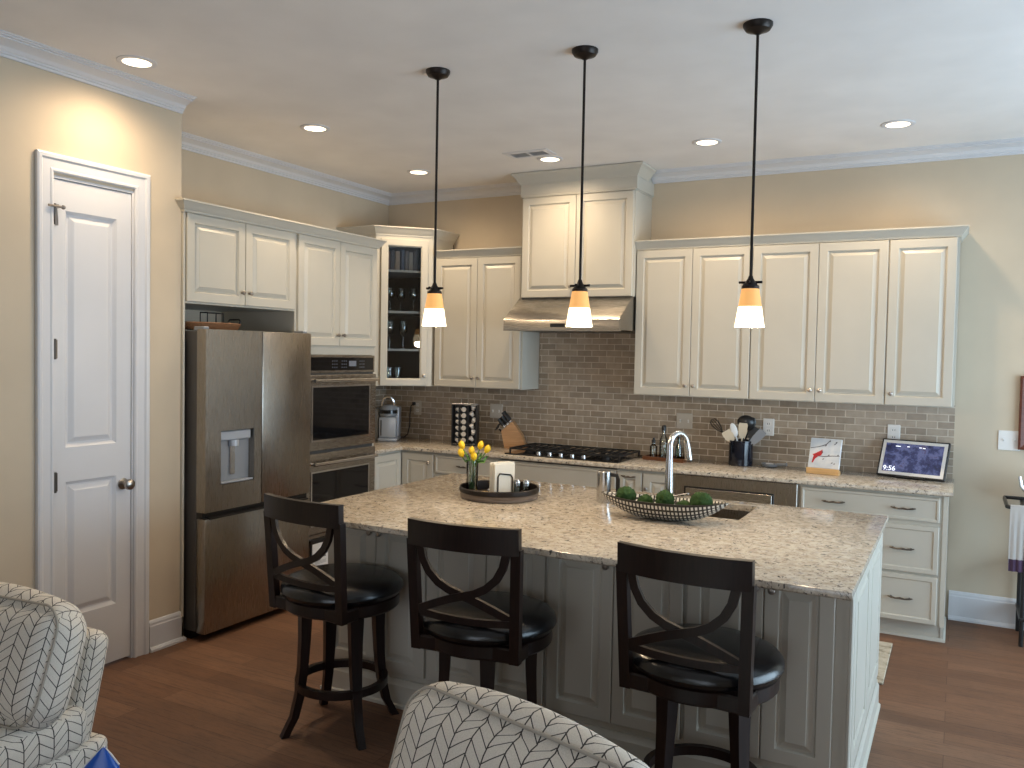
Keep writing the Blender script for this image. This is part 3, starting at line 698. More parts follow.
# faucet
r = thing('faucet', 'brushed steel gooseneck faucet on the island beside the sink', 'faucet', (3.332, -2.235, .914))
dv = Vector((.050, .112, 0)); L = dv.length; dv.normalize()
G().lathe([(.030, 0), (.030, .008), (.024, .014), (.022, .016)], 24).build('base', m_brushed, r)
pts = [(0, 0, .014), (0, 0, .16), (0, 0, .325)]; rr = [.0235, .0195, .0145]
for i in range(1, 13):
    t = PI*i/12*.93; rad = L/2; pts.append((dv.x*(rad-rad*math.cos(t)), dv.y*(rad-rad*math.cos(t)), .325+rad*math.sin(t))); rr.append(.0145)
G().tube(pts, rr, 16).build('spout', m_brushed, r)
p = Vector(pts[-1]); q_ = Vector((dv.x*L*1.12, dv.y*L*1.16, .255)); G().tube([p, p.lerp(q_, .25), q_], [.0145, .0175, .019], 16).build('spray_head', m_brushed, r)
g = G(); g.tube([(.02, -.01, .09), (.05, -.025, .095), (.11, -.05, .115)], [.009, .008, .006], 10); g.build('lever', m_chrome, r)

# ------------------------------------------------------------------ lamps
def pendant(x, y, lb):
    r = thing('pendant_lamp', lb, 'pendant lamp', (x, y, 0), 0, 'pendant lamps over the island')
    G().lathe([(.060, H), (.060, H-.010), (.050, H-.026), (.022, H-.036), (.010, H-.044)], 24).build('canopy', m_bronze, r)
    G().tube([(0, 0, 2.0), (0, 0, H-.03)], .0062, 10).build('rod', m_bronze, r)
    g = G(); g.lathe([(.008, 2.012), (.012, 2.0), (.022, 1.985), (.036, 1.968), (.036, 1.958), (.01, 1.957)], 20); g.tube([(-.048, 0, 1.985), (.048, 0, 1.985)], .0055, 8); g.tube([(0, -.048, 1.985), (0, .048, 1.985)], .0055, 8); g.build('cap', m_bronze, r)
    s = G(); s.lathe([(.036, 1.957), (.0478, 1.884), (.0448, 1.884), (.033, 1.957)], 28, caps=False); s = s.build('lamp_shade', m_shade_a, r, label='amber top of the glass shade')
    g = G(); g.lathe([(.0478, 1.884), (.061, 1.799), (.058, 1.799), (.0448, 1.884)], 28, caps=False); g.build('glowing_glass', m_shade_w, s, label='white glowing lower glass')
    G().lathe([(.001, 1.94), (.014, 1.935), (.024, 1.88), (.020, 1.85), (.001, 1.836)], 14).build('bulb', m_lens, r)
    l = bpy.data.lights.new('pendant_light', 'POINT'); l.energy = PENDANT_POWER; l.color = WARM; l.shadow_soft_size = .05
    o = bpy.data.objects.new('pendant_light', l); o.location = (0, 0, 1.775); o.parent = r; COL.objects.link(o)
pendant(2.242, -2.639, 'bronze pendant lamp with glowing glass shade, left one over the tulip tray')
pendant(3.004, -2.598, 'bronze pendant lamp with glowing glass shade, middle one before the range hood')
pendant(3.764, -2.571, 'bronze pendant lamp with glowing glass shade, right one before the upper cabinets')
cl = ['recessed ceiling light nearest the pantry door', 'recessed ceiling light above the refrigerator', 'recessed ceiling light above the glass corner cabinet', 'recessed ceiling light in front of the hood beside the vent', 'recessed ceiling light between the middle and right pendants', 'recessed ceiling light farthest right above the counter end']
for (x, y), lb in zip(((.985, -3.366), (.965, -2.071), (.84, -.756), (1.945, -.743), (3.069, -.769), (4.179, -.735)), cl):
    r = thing('recessed_light', lb, 'ceiling light', (x, y, H), 0, 'recessed ceiling lights')
    g = G(); g.lathe([(.092, 0), (.092, -.004), (.080, -.008), (.066, -.006), (.066, 0)], 32, caps=False); g.build('trim_ring', m_trim, r)
    G().lathe([(.066, -.001), (.065, -.0045), (.001, -.005)], 32).build('lens', m_lens, r)
    l = bpy.data.lights.new('downlight', 'SPOT'); l.energy = CAN_POWER*4; l.color = WARM; l.spot_size = R(168); l.spot_blend = 1.0; l.shadow_soft_size = .06
    o = bpy.data.objects.new('downlight', l); o.location = (0, 0, -.03); o.parent = r; COL.objects.link(o)
r = thing('ceiling_vent', 'rectangular white air vent in the ceiling before the hood', 'vent', (1.885, -.945, H)); g = G()
g.sweep([(-.15, -.07), (-.15, .07), (.15, .07), (.15, -.07)][::-1], [(-.02, 0), (-.02, -.008), (.018, -.004), (.018, 0)], lambda a, b, h: (a, b, h), True); g.box(-.006, .006, -.07, .07, -.006, 0); g.build('frame', m_trim, r)
g = G()
for k in range(9): y = -.06+k*.015; g.T = Tm((0, y, -.004), rx=R(35)); g.box(-.132, -.006, -.005, .005, -.0006, .0006); g.box(.006, .132, -.005, .005, -.0006, .0006)
g.build('louver', m_trim, r); G().box(-.132, .132, -.068, .068, -.0008, -.0002).build('duct_shade', m_gap, r)  # near-black sheet, the shade behind the louvers put in as colour

# ------------------------------------------------------------------ bar stools (faces local +y)
def stool():
    r = bpy.data.objects.new('bar_stool', None); COL.objects.link(r)
    g = G(); g.lathe([(.245, .548), (.252, .556), (.252, .598), (.244, .604)], 40); g.box(-.222, .222, -.222, -.12, .546, .602, .006)
    g.build('seat_frame', m_esp, r)
    g = G(); g.lathe([(.240, .603), (.259, .611), (.268, .627), (.266, .645), (.252, .661), (.222, .673), (.16, .680), (.08, .683), (.001, .684)], 44); g.build('cushion', m_leather, r)
    b = bpy.data.objects.new('swivel_base', None)
    g = G(); g.lathe([(.15, .535), (.15, .548)], 30); base = g.build('swivel_base', m_esp, r)
    for k in range(4):
        a = R(45+90*k); c, s = math.cos(a), math.sin(a)
        pts = [(c*q, s*q, z) for q, z in ((.168, .540), (.170, .42), (.176, .30), (.188, .18), (.212, .08), (.255, .0))]
        g = G(); lo = []
        for p, hw_, ht in zip(pts, (.030, .026, .023, .020, .018, .017), (.024, .021, .019, .018, .017, .016)):
            t = Vector((-s, c, 0)); n_ = Vector((c, s, 0)); P = Vector(p); lo.append([P+t*hw_*i+n_*ht*j for i, j in ((1, 1), (-1, 1), (-1, -1), (1, -1))])
        g.loft(lo); g.build('leg', m_esp, base)
    g = G(); n = 40
    g.loft([[(rr_*math.cos(2*PI*i/n), rr_*math.sin(2*PI*i/n), z) for i in range(n)] for rr_, z in ((.180, .192), (.204, .192), (.204, .226), (.180, .226), (.180, .192))], True, False)
    g.build('footrest', m_esp, base)
    def by(x, z): return -.206 - .030*(z-.55)/.45 - .030*(1-min(1, (x/.222)**2))*max(0, min(1, (z-.62)/.25))
    for sx in (-1, 1):
        g = G(); lo = []
        for z in (.546, .66, .80, .97):
            y = -.206-.030*(z-.55)/.45; x = sx*(.202+.012*(z-.55)/.45); lo.append([(x+i*.019, y+j*.016, z) for i, j in ((-1, -1), (1, -1), (1, 1), (-1, 1))])
        g.loft(lo); g.build('back_post', m_esp, r)
    g = G(); lo = []
    for i in range(15):
        x = -.226+.452*i/14; y0_ = -.236-.034*(1-(x/.226)**2); zt_ = 1.046
        lo.append([(x, y0_-.014, .949), (x, y0_+.014, .949), (x, y0_+.010, zt_), (x, y0_-.018, zt_)])
    g.loft(lo); g.build('top_rail', m_esp, r)
    X = [(-.178, .955), (-.165, .90), (-.140, .855), (-.10, .818), (-.055, .795), (0, .778), (.055, .760), (.11, .738), (.16, .716), (.198, .700)]
    for sx in (-1, 1):
        g = G(); g.tube([(sx*x, by(x, z)+.004*sx, z) for x, z in X], 0, flat=(.008, .0145), up=(0, 1, 0)); g.build('cross_slat', m_esp, r)
    g = G(); g.tube([(x, by(x, .70), .694-.012*(1-(x/.2)**2)) for x in (-.2, -.15, -.1, -.05, 0, .05, .1, .15, .2)], 0, flat=(.008, .013), up=(0, 1, 0)); g.build('lower_rail', m_esp, r)
    return r, base
sg = 'swivel bar stools along the island'
st0, _ = stool()
for i, (x, y, a, ba, lb) in enumerate(((2.161, -3.217, -.103, 13.5, 'dark wood X back bar stool, left one beside the refrigerator, full legs visible'), (2.941, -3.278, .084, -16, 'dark wood X back bar stool in the middle, behind the patterned armchair'), (3.794, -3.258, -.061, 14.6, 'dark wood X back bar stool on the right, near the island end'))):
    s = st0 if i == 0 else copy_tree(st0)
    tag(s, lb, 'bar stool', sg); s.location = (x, y, 0); s.rotation_euler = (0, 0, a)
    for c in s.children:
        if c.name.startswith('swivel_base'): c.rotation_euler = (0, 0, R(ba)-a)

# ------------------------------------------------------------------ armchairs (face local -y)
def armchair(lb, loc, rz):
    r = thing('armchair', lb, 'armchair', loc, rz, 'patterned accent armchairs')
    g = G(); g.T = Tm((0, 0, .185)); g.rbox(.34, .36, .095, .03, (0, 0, 0)); g.build('seat_base', m_fab, r)
    g = G(); g.T = Tm((0, -.07, .345)); g.rbox(.345, .35, .075, .05, (0, .01, .02)); g.build('seat_cushion', m_fab, r)
    g = G(); g.T = Tm((0, .30, .43), rx=R(-14)); g.rbox(.312, .055, .222, .045, (0, .02, .01)); g.build('back_frame', m_fab, r)
    T = Tm((0, .135, .595), rx=R(-19))
    g = G(); g.T = T; g.rbox(.385, .092, .195, .085, (.015, .03, .045)); c = g.build('back_cushion', m_fab, r)
    for y, in ((-.062,),):
        pts = []; hx, hz, rr = .368, .178, .075
        for cx_, cz_, a0 in ((hx-rr, hz-rr, 0), (-hx+rr, hz-rr, 90), (-hx+rr, -hz+rr, 180), (hx-rr, -hz+rr, 270)):
            for k in range(7):
                a = R(a0+15*k); xx, zz = cx_+rr*math.cos(a), cz_+rr*math.sin(a); pts.append((xx, y, zz+.040*(1-min(1, abs(xx/.385))**2)*(1 if zz > 0 else -1)))
        g = G(); g.T = T; pts = [p for i, p in enumerate(pts)]; g.tube(pts, .0045, 8, True); g.build('piping', m_welt, c)
    for sx in (-1, 1):
        for sy in (-1, 1):
            g = G(); g.lathe([(.014, 0), (.022, .13)], 12, (sx*.30, sy*.30, 0)); g.build('leg', m_esp, r)
    return r
armchair('cream chevron patterned armchair at the left edge before the pantry door', (1.60, -4.57, 0), R(6))
armchair('cream chevron patterned armchair in front of the middle bar stool', (3.610, -4.535, 0), R(-15))


# small side table with a blue foil bag
r = thing('side_table', 'small round dark wood side table between the two armchairs', 'side table', (2.46, -4.66, 0))
G().lathe([(.16, .385), (.165, .39), (.165, .40), (.16, .405)], 32).build('tabletop', m_esp, r)
g = G(); g.lathe([(.02, .012), (.02, .386)], 12); g.lathe([(.12, 0), (.12, .008), (.02, .02)], 28); g.build('pedestal', m_esp, r)
r = thing('snack_bag', 'shiny blue foil bag with pale edge beside the left armchair', 'bag', (2.42, -4.60, .4055), R(35))
g = G(); lo = []
for z, hw_, ht in ((0, .055, .028), (.03, .058, .030), (.07, .046, .022), (.10, .022, .010), (.124, .004, .002)):
    lo.append([(math.copysign(abs(math.cos(2*PI*k/16))**.7, math.cos(2*PI*k/16))*hw_+z*.10, math.sin(2*PI*k/16)*ht, z) for k in range(16)])
g.loft(lo); g.build('bag', m_blue, r)
g = G(); g.tube([(-.0565, 0, .03), (-.040, 0, .07), (-.013, 0, .10), (.012, 0, .1255), (.033, 0, .10), (.054, 0, .07)], .0028, 6); g.build('edge_seal', m_paper, r)

# ------------------------------------------------------------------ gas cooktop
r = thing('cooktop', 'black gas cooktop with cast iron grates set in the granite counter', 'cooktop', (1.545, -.345, .9145))
w = .91; g = G(); g.box(0, w, -.255, .255, 0, .010, .004); g.build('glass_plate', m_oglass, r)
burn = [(.15, .13), (.15, -.12), (.455, .03), (.76, .13), (.76, -.12)]
for x, y in burn:
    g = G(); g.lathe([(.045, .0105), (.045, .018), (.034, .022), (.034, .028), (.028, .031), (.001, .031)], 20, (x, y, 0)); g.build('burner', m_iron, r)
for k in range(3):
    a, b = .012+k*.297, .012+k*.297+.290; g = G(); z0, z1 = .034, .046
    for x in (a+.006, b-.006): g.box(x-.006, x+.006, -.20, .235, z0, z1)
    for y in (-.194, .017, .229): g.box(a+.012, b-.012, y-.006, y+.006, z0, z1)
    for i in range(1, 5): x = a+(b-a)*i/5; g.box(x-.004, x+.004, -.188, .223, z0+.003, z1)
    for x in (a+.006, b-.006):
        for y in (-.194, .229): g.box(x-.006, x+.006, y-.006, y+.006, .0102, z0)
    g.build('grate', m_iron, r)
for k in range(5):
    g = G(); g.lathe([(.019, .0102), (.019, .016), (.016, .018), (.015, .034), (.012, .036), (.001, .036)], 18, (.275+k*.09, -.228, 0)); g.build('control_knob', m_chrome, r)

# ------------------------------------------------------------------ counter top things
CT = .9143
# coffee maker
r = thing('coffee_maker', 'blue grey pod coffee maker in the corner under the glass cabinet', 'coffee maker', (.262, -.30, CT), R(28))
g = G(); g.box(-.075, .085, -.16, .12, 0, .030, .010, 2); g.box(-.075, .085, -.04, .12, .030, .285, .012, 2); g.build('body', m_ltgrey, r)
g = G(); g.prism([(-.16, 0), (-.04, 0), (-.04, .10), (-.135, .10), (-.16, .06)], -.07, .08, 'x') if False else None
g.box(-.065, .075, -.155, -.041, .031, .205, .010, 2); g.build('front_panel', m_ltgrey, r)
g = G(); g.T = Tm((.005, -.09, .206)); g.lathe([(.060, 0), (.072, .012), (.074, .05), (.068, .078), (.05, .098), (.001, .102)], 28); g.build('brew_head', m_grey, r)
g = G(); g.T = Tm((.005, -.10, .245)); g.lathe([(.068, -.012), (.0765, -.010), (.0765, .018), (.07, .020)], 28); g.build('pod_opening', m_oglass, r)
g = G(); g.tube([(.005+.050*math.cos(PI*k/12), -.115-.02*math.sin(PI*k/12), .300+.075*math.sin(PI*k/12)) for k in range(13)], .012, 10); g.build('lift_handle', m_chrome, r)
g = G(); g.box(-.135, -.079, -.09, .12, 0, .265, .012, 2); g.build('water_tank', m_grey, r)
g = G(); g.box(-.052, -.043, -.1575, -.156, .05, .18); g.build('slot', m_black, r)
def plate(name, lb, x, z, w, h, kind, y=-.0105, group='wall plates'):
    r = thing(name, lb, 'outlet' if kind == 'o' else 'switch', (x, y, z), 0, group)
    G().box(-w/2, w/2, -.006, 0, -h/2, h/2, .003).build('cover_plate', m_almond if x < 3.0 else m_white, r)
    n = max(1, round(w/.065)) if kind != 'o' else 1
    for k in range(n):
        xx = -w/2+w*(k+.5)/n
        if kind == 'o' :
            for zz in (-.024, .024):
                g = G(); g.box(xx-.016, xx+.016, -.0075, -.006, zz-.014, zz+.014, .003); rc = g.build('receptacle', m_white, r)
                g = G(); g.box(xx-.008, xx-.005, -.0082, -.0075, zz-.006, zz+.006); g.box(xx+.005, xx+.008, -.0082, -.0075, zz-.006, zz+.006); g.build('slot', m_black, rc)
        else:
            g = G(); g.box(xx-.005, xx+.005, -.008, -.006, -.012, .012); g.prism([(-.008, -.004), (-.018, .006), (-.016, .010), (-.008, .004)], xx-.004, xx+.004, 'x'); g.build('toggle', m_white, r)
    return r
plate('wall_outlet', 'outlet plate behind the cord of the coffee maker', .355, 1.180, .078, .124, 'o')
plate('light_switch', 'almond switch plate on the tile between pod rack and knife block', 1.143, 1.188, .118, .120, 's')
plate('light_switch', 'almond switch plate on the tile above the oil bottle tray', 2.747, 1.192, .122, .116, 's')
plate('wall_outlet', 'white outlet plate on the tile right of the utensil crock', 3.358, 1.182, .078, .122, 'o')
plate('wall_outlet', 'white outlet plate on the tile behind the digital frame', 4.170, 1.186, .078, .120, 'o')
plate('light_switch', 'white double switch plate on the beige wall at the far right', 4.832, 1.182, .122, .124, 's', -.0005)
g = G(); g.tube([(.325, -.012, 1.215), (.325, -.045, 1.213), (.322, -.07, 1.195), (.315, -.075, 1.12), (.312, -.07, 1.03), (.305, -.09, .95), (.29, -.12, .925), (.27, -.15, .925)], .005, 8); g.box(.312, .338, -.045, -.019, 1.20, 1.228, .004)
tag(g.build('power_cord', m_black), 'black power cord running from the outlet to the coffee maker', 'cord')

# coffee pod rack
r = thing('pod_rack', 'black coffee pod rack with silver top standing on the counter', 'rack', (1.0, -.27, CT), R(18))
g = G(); g.box(-.105, .105, -.05, .05, 0, .018, .004); g.box(-.105, .105, .035, .05, .018, .33); g.box(-.105, -.095, -.05, .035, .018, .33); g.box(.095, .105, -.05, .035, .018, .33); g.box(-.045, -.037, -.05, .035, .018, .33); g.box(.028, .036, -.05, .035, .018, .33)
g.build('frame', m_black, r)
G().box(-.107, .107, -.055, .055, .3305, .345, .004).build('top_bar', m_chrome, r)
g = G()
for x in (-.035, .02): g.tube([(x, 0, .345), (x, 0, .385)], .005, 8)
g.build('prong', m_chrome, r)
T0 = Matrix.Translation((1.0, -.27, CT)) @ Matrix.Rotation(R(18), 4, 'Z')
def pod_mesh(mt):
    g = G(); g.lathe([(.017, 0), (.0225, .036), (.0245, .037), (.0245, .040), (.001, .0405)], 16); return g.mesh('coffee_pod', [mt])
pm = pod_mesh(m_white); pg = pod_mesh(m_almond)
rowname = ['bottom', 'second', 'third', 'fourth', 'fifth', 'top']
for c_, x, m_ in (('left', -.070, pm), ('middle', -.004, pg), ('right', .066, pm)):
    for k in range(6):
        o = bpy.data.objects.new('coffee_pod', m_); COL.objects.link(o)
        tilt = {'left': 12, 'middle': 0, 'right': (-38, 25, -20, 40, -30, 18)[k]}[c_]
        o.matrix_world = T0 @ Matrix.Translation((x, -.012, .045+k*.050)) @ Matrix.Rotation(R(tilt), 4, 'Y') @ Matrix.Rotation(R({'left': 55, 'middle': 0, 'right': -58}[c_]), 4, 'Z' if c_ == 'left' else 'X') @ Matrix.Rotation(R(90), 4, 'X') @ Matrix.Scale(.82, 4)
        tag(o, {'left': 'white', 'middle': 'brownish', 'right': 'tilted white'}[c_]+' coffee pod, %s from the bottom of the %s column in the rack' % (rowname[k], c_) if 0 < k < 5 else {'left': 'white', 'middle': 'brownish', 'right': 'tilted white'}[c_]+' coffee pod at the %s of the %s column in the rack' % (rowname[k], c_), 'coffee pod', 'coffee pods in the rack')

# knife block
KL, KR = Vector((1.40, -.17, CT)), R(20)
r = thing('knife_block', 'slanted oak knife block left of the cooktop', 'knife block', KL, KR)
g = G(); g.prism([(-.07, 0), (.105, 0), (.07, .10), (-.01, .215), (-.10, .135)], -.055, .055, 'y'); g.build('block', m_oak, r)
TK = Matrix.Translation(KL) @ Matrix.Rotation(KR, 4, 'Z')
n_ = Vector((-.115, 0, .13)).normalized(); base_c = Vector((-.055, 0, .178)); along = Vector((.09, 0, .08)).normalized()
kn = ['knife handle highest at the back of the oak block', 'knife handle at the back right of the oak block', 'knife handle in the middle of the upper row of the block', 'knife handle in the middle of the lower row of the block', 'knife handle at the front left of the oak block', 'knife handle lowest at the front right of the block']
for i, (a, y) in enumerate(((.042, .028), (.042, -.028), (.012, .022), (.012, -.024), (-.022, .030), (-.022, -.030))):
    L_ = .105 if i < 2 else .085
    p0 = base_c+along*a+Vector((0, y, 0)); g = G()
    g.tube([p0-n_*.03, p0+n_*.012], 0, flat=(.010, .0012), up=(0, 1, 0)) if False else g.tube([p0+n_*.001, p0+n_*.012], .007, 8)
    k_ = thing('knife', 'black '+kn[i], 'knife', (0, 0, 0), 0, 'knives in the oak block'); k_.matrix_world = TK @ Matrix.Translation(p0)
    g.bm.free(); g = G(); g.tube([n_*.0015, n_*.014], .0085, 10); g.build('bolster', m_chrome, k_)
    g = G(); g.tube([n_*.014, n_*.04, n_*.08, n_*L_], [.011, .015, .013, .016], 10); g.build('handle', m_black, k_)
sc_ = thing('scissors', 'black handled kitchen scissors low on the left side of the knife block', 'scissors', (0, 0, 0)); sc_.matrix_world = TK @ Matrix.Translation((-.105, -.02, .130))
for s_ in (-1, 1):
    g = G(); cc_ = Vector((-.028, s_*.024, .034)); g.tube([cc_+Vector((.016*math.cos(2*PI*k/16)*.75, .021*math.sin(2*PI*k/16), .022*math.cos(2*PI*k/16))) for k in range(16)], .005, 8, True)
    g.tube([cc_+Vector((.014, -s_*.008, -.018)), Vector((0, 0, 0.0)), Vector((.012, 0, -.012))], .005, 8); g.build('handle', m_black, sc_)

# bottle tray
r = thing('bottle_tray', 'reddish wooden tray of oil bottles beside the cooktop', 'tray', (2.68, -.20, CT), R(-4))
g = G(); g.box(-.155, .155, -.09, .09, 0, .010, .003); g.sweep([(-.155, -.09), (-.155, .09), (.155, .09), (.155, -.09)][::-1], [(-.010, .010), (-.010, .026), (0, .026), (0, .010)], lambda a, b, h: (a, b, h), True); g.build('tray', m_walnut, r)
def bottle(nm, lb, x, y, prof, m_, cap, capm, capname='cap'):
    r = thing(nm, lb, 'bottle', (x, y, CT+.0105), 0, 'bottles on the wooden tray')
    G().lathe(prof, 18).build('body', m_, r); g = G(); g.lathe(cap, 14); g.build(capname, capm, r); return r
bottle('oil_bottle', 'short clear bottle with black pump at the left of the tray', 2.575, -.20, [(.001, 0), (.024, 0), (.026, .01), (.026, .085), (.012, .10), (.012, .112)], m_glass, [(.014, .112), (.014, .130), (.008, .134), (.008, .148)], m_black, 'pump')
bottle('oil_bottle', 'tall clear oil bottle with dark stopper second from left on the tray', 2.635, -.15, [(.001, 0), (.028, 0), (.030, .01), (.030, .13), (.013, .165), (.012, .20)], m_glass, [(.016, .20), (.018, .225), (.012, .238), (.001, .24)], m_black, 'stopper')
bottle('spice_jar', 'small jar with white label at the middle front of the tray', 2.71, -.235, [(.001, 0), (.022, 0), (.022, .07), (.018, .078)], m_white, [(.019, .078), (.019, .095), (.001, .096)], m_ltgrey, 'lid')
bottle('oil_bottle', 'green glass bottle right of the white labeled jar on the tray', 2.765, -.20, [(.001, 0), (.022, 0), (.023, .01), (.023, .09), (.010, .12), (.010, .15)], m_green_glass, [(.012, .15), (.012, .168), (.001, .169)], m_black)
bottle('pepper_mill', 'dark pepper mill at the right end of the bottle tray', 2.805, -.145, [(.001, 0), (.024, 0), (.022, .03), (.015, .07), (.020, .11), (.020, .125)], m_esp, [(.019, .126), (.021, .14), (.014, .158), (.006, .163), (.001, .166)], m_black, 'top')

# utensil crock
r = thing('utensil_crock', 'dark navy ceramic crock full of cooking utensils', 'crock', (3.203, -.165, CT))
g = G(); g.lathe([(.078, 0), (.083, .004), (.083, .165), (.086, .168), (.086, .176), (.079, .177), (.076, .165), (.076, .012), (.001, .010)], 36); g.build('pot', m_ceramic, r)
UC = Vector((3.203, -.165, CT))
def utensil(nm, lb, foot, tip, make, m_, hm=None):
    """handle from the bottom of the crock to tip; make(g) adds the head around the origin, long axis +z"""
    a, b = Vector(foot), Vector(tip); d = (b-a).normalized()
    X_ = d.cross(Vector((.22, -1, 0))).normalized(); Y_ = d.cross(X_); rot = Matrix((X_, Y_, d)).transposed().to_4x4(); Mx = Matrix.Translation(UC+b) @ rot
    r = thing(nm, lb, 'utensil', (0, 0, 0), 0, 'cooking utensils in the crock'); r.matrix_world = Mx
    g = G(); g.tube([(0, 0, -(b-a).length), (0, 0, .004)], .0055, 8); g.build('handle', hm or m_, r)
    g = G(); make(g); g.build('head', m_, r)
def spoonhead(w, l, t=.006): return lambda g: g.sphere((0, 0, l/2), 1, 14, 10, (w/2, t, l/2))
def spat(w0, w1, l, t=.004): return lambda g: g.loft([[(-a, -t, z), (a, -t, z), (a, t, z), (-a, t, z)] for a, z in ((w0*.5, 0), (w1*.5*.9, l*.3), (w1*.5, l*.85), (w1*.42, l))])
def whisk(g):
    for k in range(5):
        a = PI*k/5; c, s = math.cos(a), math.sin(a)
        g.tube([(c*w, s*w, z) for w, z in ((.004, 0), (.022, .04), (.030, .08), (.022, .108), (0, .118), (-.022, .108), (-.030, .08), (-.022, .04), (-.004, 0))], .0016, 5)
F0 = lambda x, y: (x, y, .020)
utensil('whisk', 'black wire whisk leaning far left out of the crock', F0(.05, .0), (-.135, .0, .225), whisk, m_black)
utensil('spatula', 'cream spatula leaning left over the crock rim', F0(.045, -.03), (-.052, -.045, .170), spat(.035, .072, .085), m_cream)
utensil('spoon', 'white spoon standing left of center in the crock', F0(.02, .02), (-.030, -.030, .200), spoonhead(.048, .105), m_white)
utensil('spatula', 'tan broad spatula upright in the crock middle', F0(.0, -.02), (.010, -.02, .195), spat(.035, .062, .105), m_cream)
utensil('ladle', 'black ladle highest in the crock behind the tan spatula', F0(-.02, .04), (.02, .03, .27), lambda g: g.sphere((0, -.01, .035), 1, 16, 10, (.062, .035, .050)), m_black)
utensil('spoon', 'black slotted spoon right of the ladle in the crock', F0(-.03, .02), (.045, .02, .245), spoonhead(.06, .10, .007), m_black)
utensil('spatula', 'black turner leaning back in the crock', F0(-.02, -.04), (.058, .02, .19), spat(.035, .07, .09), m_black)
utensil('spatula', 'grey silicone spatula with pale tip leaning right', F0(-.05, -.01), (.080, -.03, .165), spat(.04, .060, .12), m_grey)
g = G(); g.T = Matrix.Translation((3.395, -.115, CT)) @ Matrix.Rotation(R(-12), 4, 'Z'); g.lathe_s([(.03, 0), (.048, .004), (.056, .022), (.053, .022), (.045, .008), (.001, .006)], 28, (0, 0, 0), (1.1, .8, 1)); g.tube([(.05, 0, .018), (.09, 0, .022), (.12, 0, .026)], [.012, .010, .012], 8)
tag(g.build('spoon_rest', m_grey), 'grey ceramic spoon rest right of the utensil crock', 'spoon rest')
g = G(); g.T = Matrix.Translation((3.392, -.116, CT+.0105)); g.rbox(.026, .018, .014, .008, n=3); tag(g.build('sponge', m_white), 'small white sponge in the grey spoon rest', 'sponge')

# cardinal tile on an easel
r = thing('tile_easel', 'small bamboo easel holding the cardinal tile', 'easel', (3.775, -.265, CT), R(-6))
g = G(); g.box(-.105, .105, -.045, -.012, 0, .030, .004); g.box(-.105, .105, -.052, -.045, .0, .040, .003); g.box(-.012, .012, -.010, .10, 0, .014, .003); g.T = Tm((0, .085, .010), rx=R(24)); g.box(-.010, .010, -.004, .004, 0, .17, .002); g.build('stand', m_bamboo, r)
t_ = thing('picture_tile', 'pale blue tile painted with a red cardinal on a branch', 'picture', (0, 0, 0)); t_.matrix_world = Matrix.Translation((3.775, -.265, CT)) @ Matrix.Rotation(R(-6), 4, 'Z') @ Matrix.Translation((0, -.037, .0385)) @ Matrix.Rotation(R(-20), 4, 'X')
m_tilepic = mat('tile_glaze', (.62, .66, .70), .25); nt_ = NT(m_tilepic); nt_.base(nt_.ramp(nt_.noise(nt_.coord(), 14, 4), [(.35, (.50, .56, .63)), (.6, (.66, .68, .70)), (.75, (.72, .70, .66))]))
G().box(-.100, .100, 0, .016, 0, .205, .003).build('tile', [m_tilepic], t_)
g = G(); yb = -.0012
def blot(g, pts): g.prism(pts, yb, -.0001, 'y')
blot(g, [(-.078, .035), (-.070, .034), (-.058, .062), (-.040, .080), (-.022, .088), (-.014, .104), (-.018, .128), (-.026, .120), (-.040, .112), (-.062, .098), (-.078, .092), (-.070, .082)]); g.build('cardinal', m_red, t_)
g = G(); blot(g, [(-.021, .104), (-.011, .106), (-.014, .116), (-.024, .116)])
for P_ in ([(-.095, .135), (-.04, .148), (.0, .165), (.025, .195), (.028, .193), (.004, .161), (-.04, .144), (-.095, .132)], [(-.06, .084), (.0, .084), (.05, .090), (.095, .092), (.095, .088), (.05, .086), (.0, .079), (-.06, .080)], [(.05, .165), (.07, .182), (.072, .180), (.055, .163)]): blot(g, P_)
for x, z in ((-.005, .150), (.018, .18), (.06, .176), (.078, .09), (.02, .086), (-.012, .058), (.045, .035), (.06, .03)): blot(g, [(x, z), (x+.010, z+.004), (x+.012, z+.010), (x+.003, z+.008)])
g.build('branches', mat('branch_paint', (.10, .09, .10), .5), t_)

# digital frame
DT = Matrix.Translation((4.292, -.17, CT)) @ Matrix.Rotation(R(-13), 4, 'Z')
r = thing('digital_frame', 'black framed smart display showing a photo and the time 9:56', 'display', (0, 0, 0)); r.matrix_world = DT
T1 = Tm((0, -.045, .012), rx=R(-27)); fw_, fh_ = .410, .258
g = G(); g.T = T1; g.box(-fw_/2, fw_/2, 0, .022, 0, fh_, .003); g.build('frame', m_black, r)
g = G(); g.T = T1; g.box(-fw_/2+.010, fw_/2-.010, -.0012, -.0001, .010, fh_-.010); g.build('mat_border', m_white, r)
m_scr = emit('screen_picture', (1, 1, 1), .55); ns_ = NT(m_scr); vv = ns_.coord(scale=(1, 1, 1))
c1 = ns_.ramp(ns_.noise(vv, 16, 6, .7), [(.30, (.012, .015, .045)), (.46, (.05, .06, .17)), (.56, (.16, .19, .40)), (.64, (.08, .05, .11)), (.76, (.45, .50, .75))])
ns_.l(c1, ns_.b.inputs['Emission Color']); ns_.b.inputs['Base Color'].default_value = (.01, .01, .012, 1); ns_.b.inputs['Roughness'].default_value = .12
g = G(); g.T = T1; g.box(-fw_/2+.030, fw_/2-.030, -.0018, -.0012, .030, fh_-.030); s_ = g.build('screen', m_scr, r)
m_glow = emit('screen_white', (.8, .87, 1), 1.0)
tc = bpy.data.curves.new('clock_digits', 'FONT'); tc.body = '9:56'; tc.size = .046; tc.extrude = .0003; tc.materials.append(m_glow)
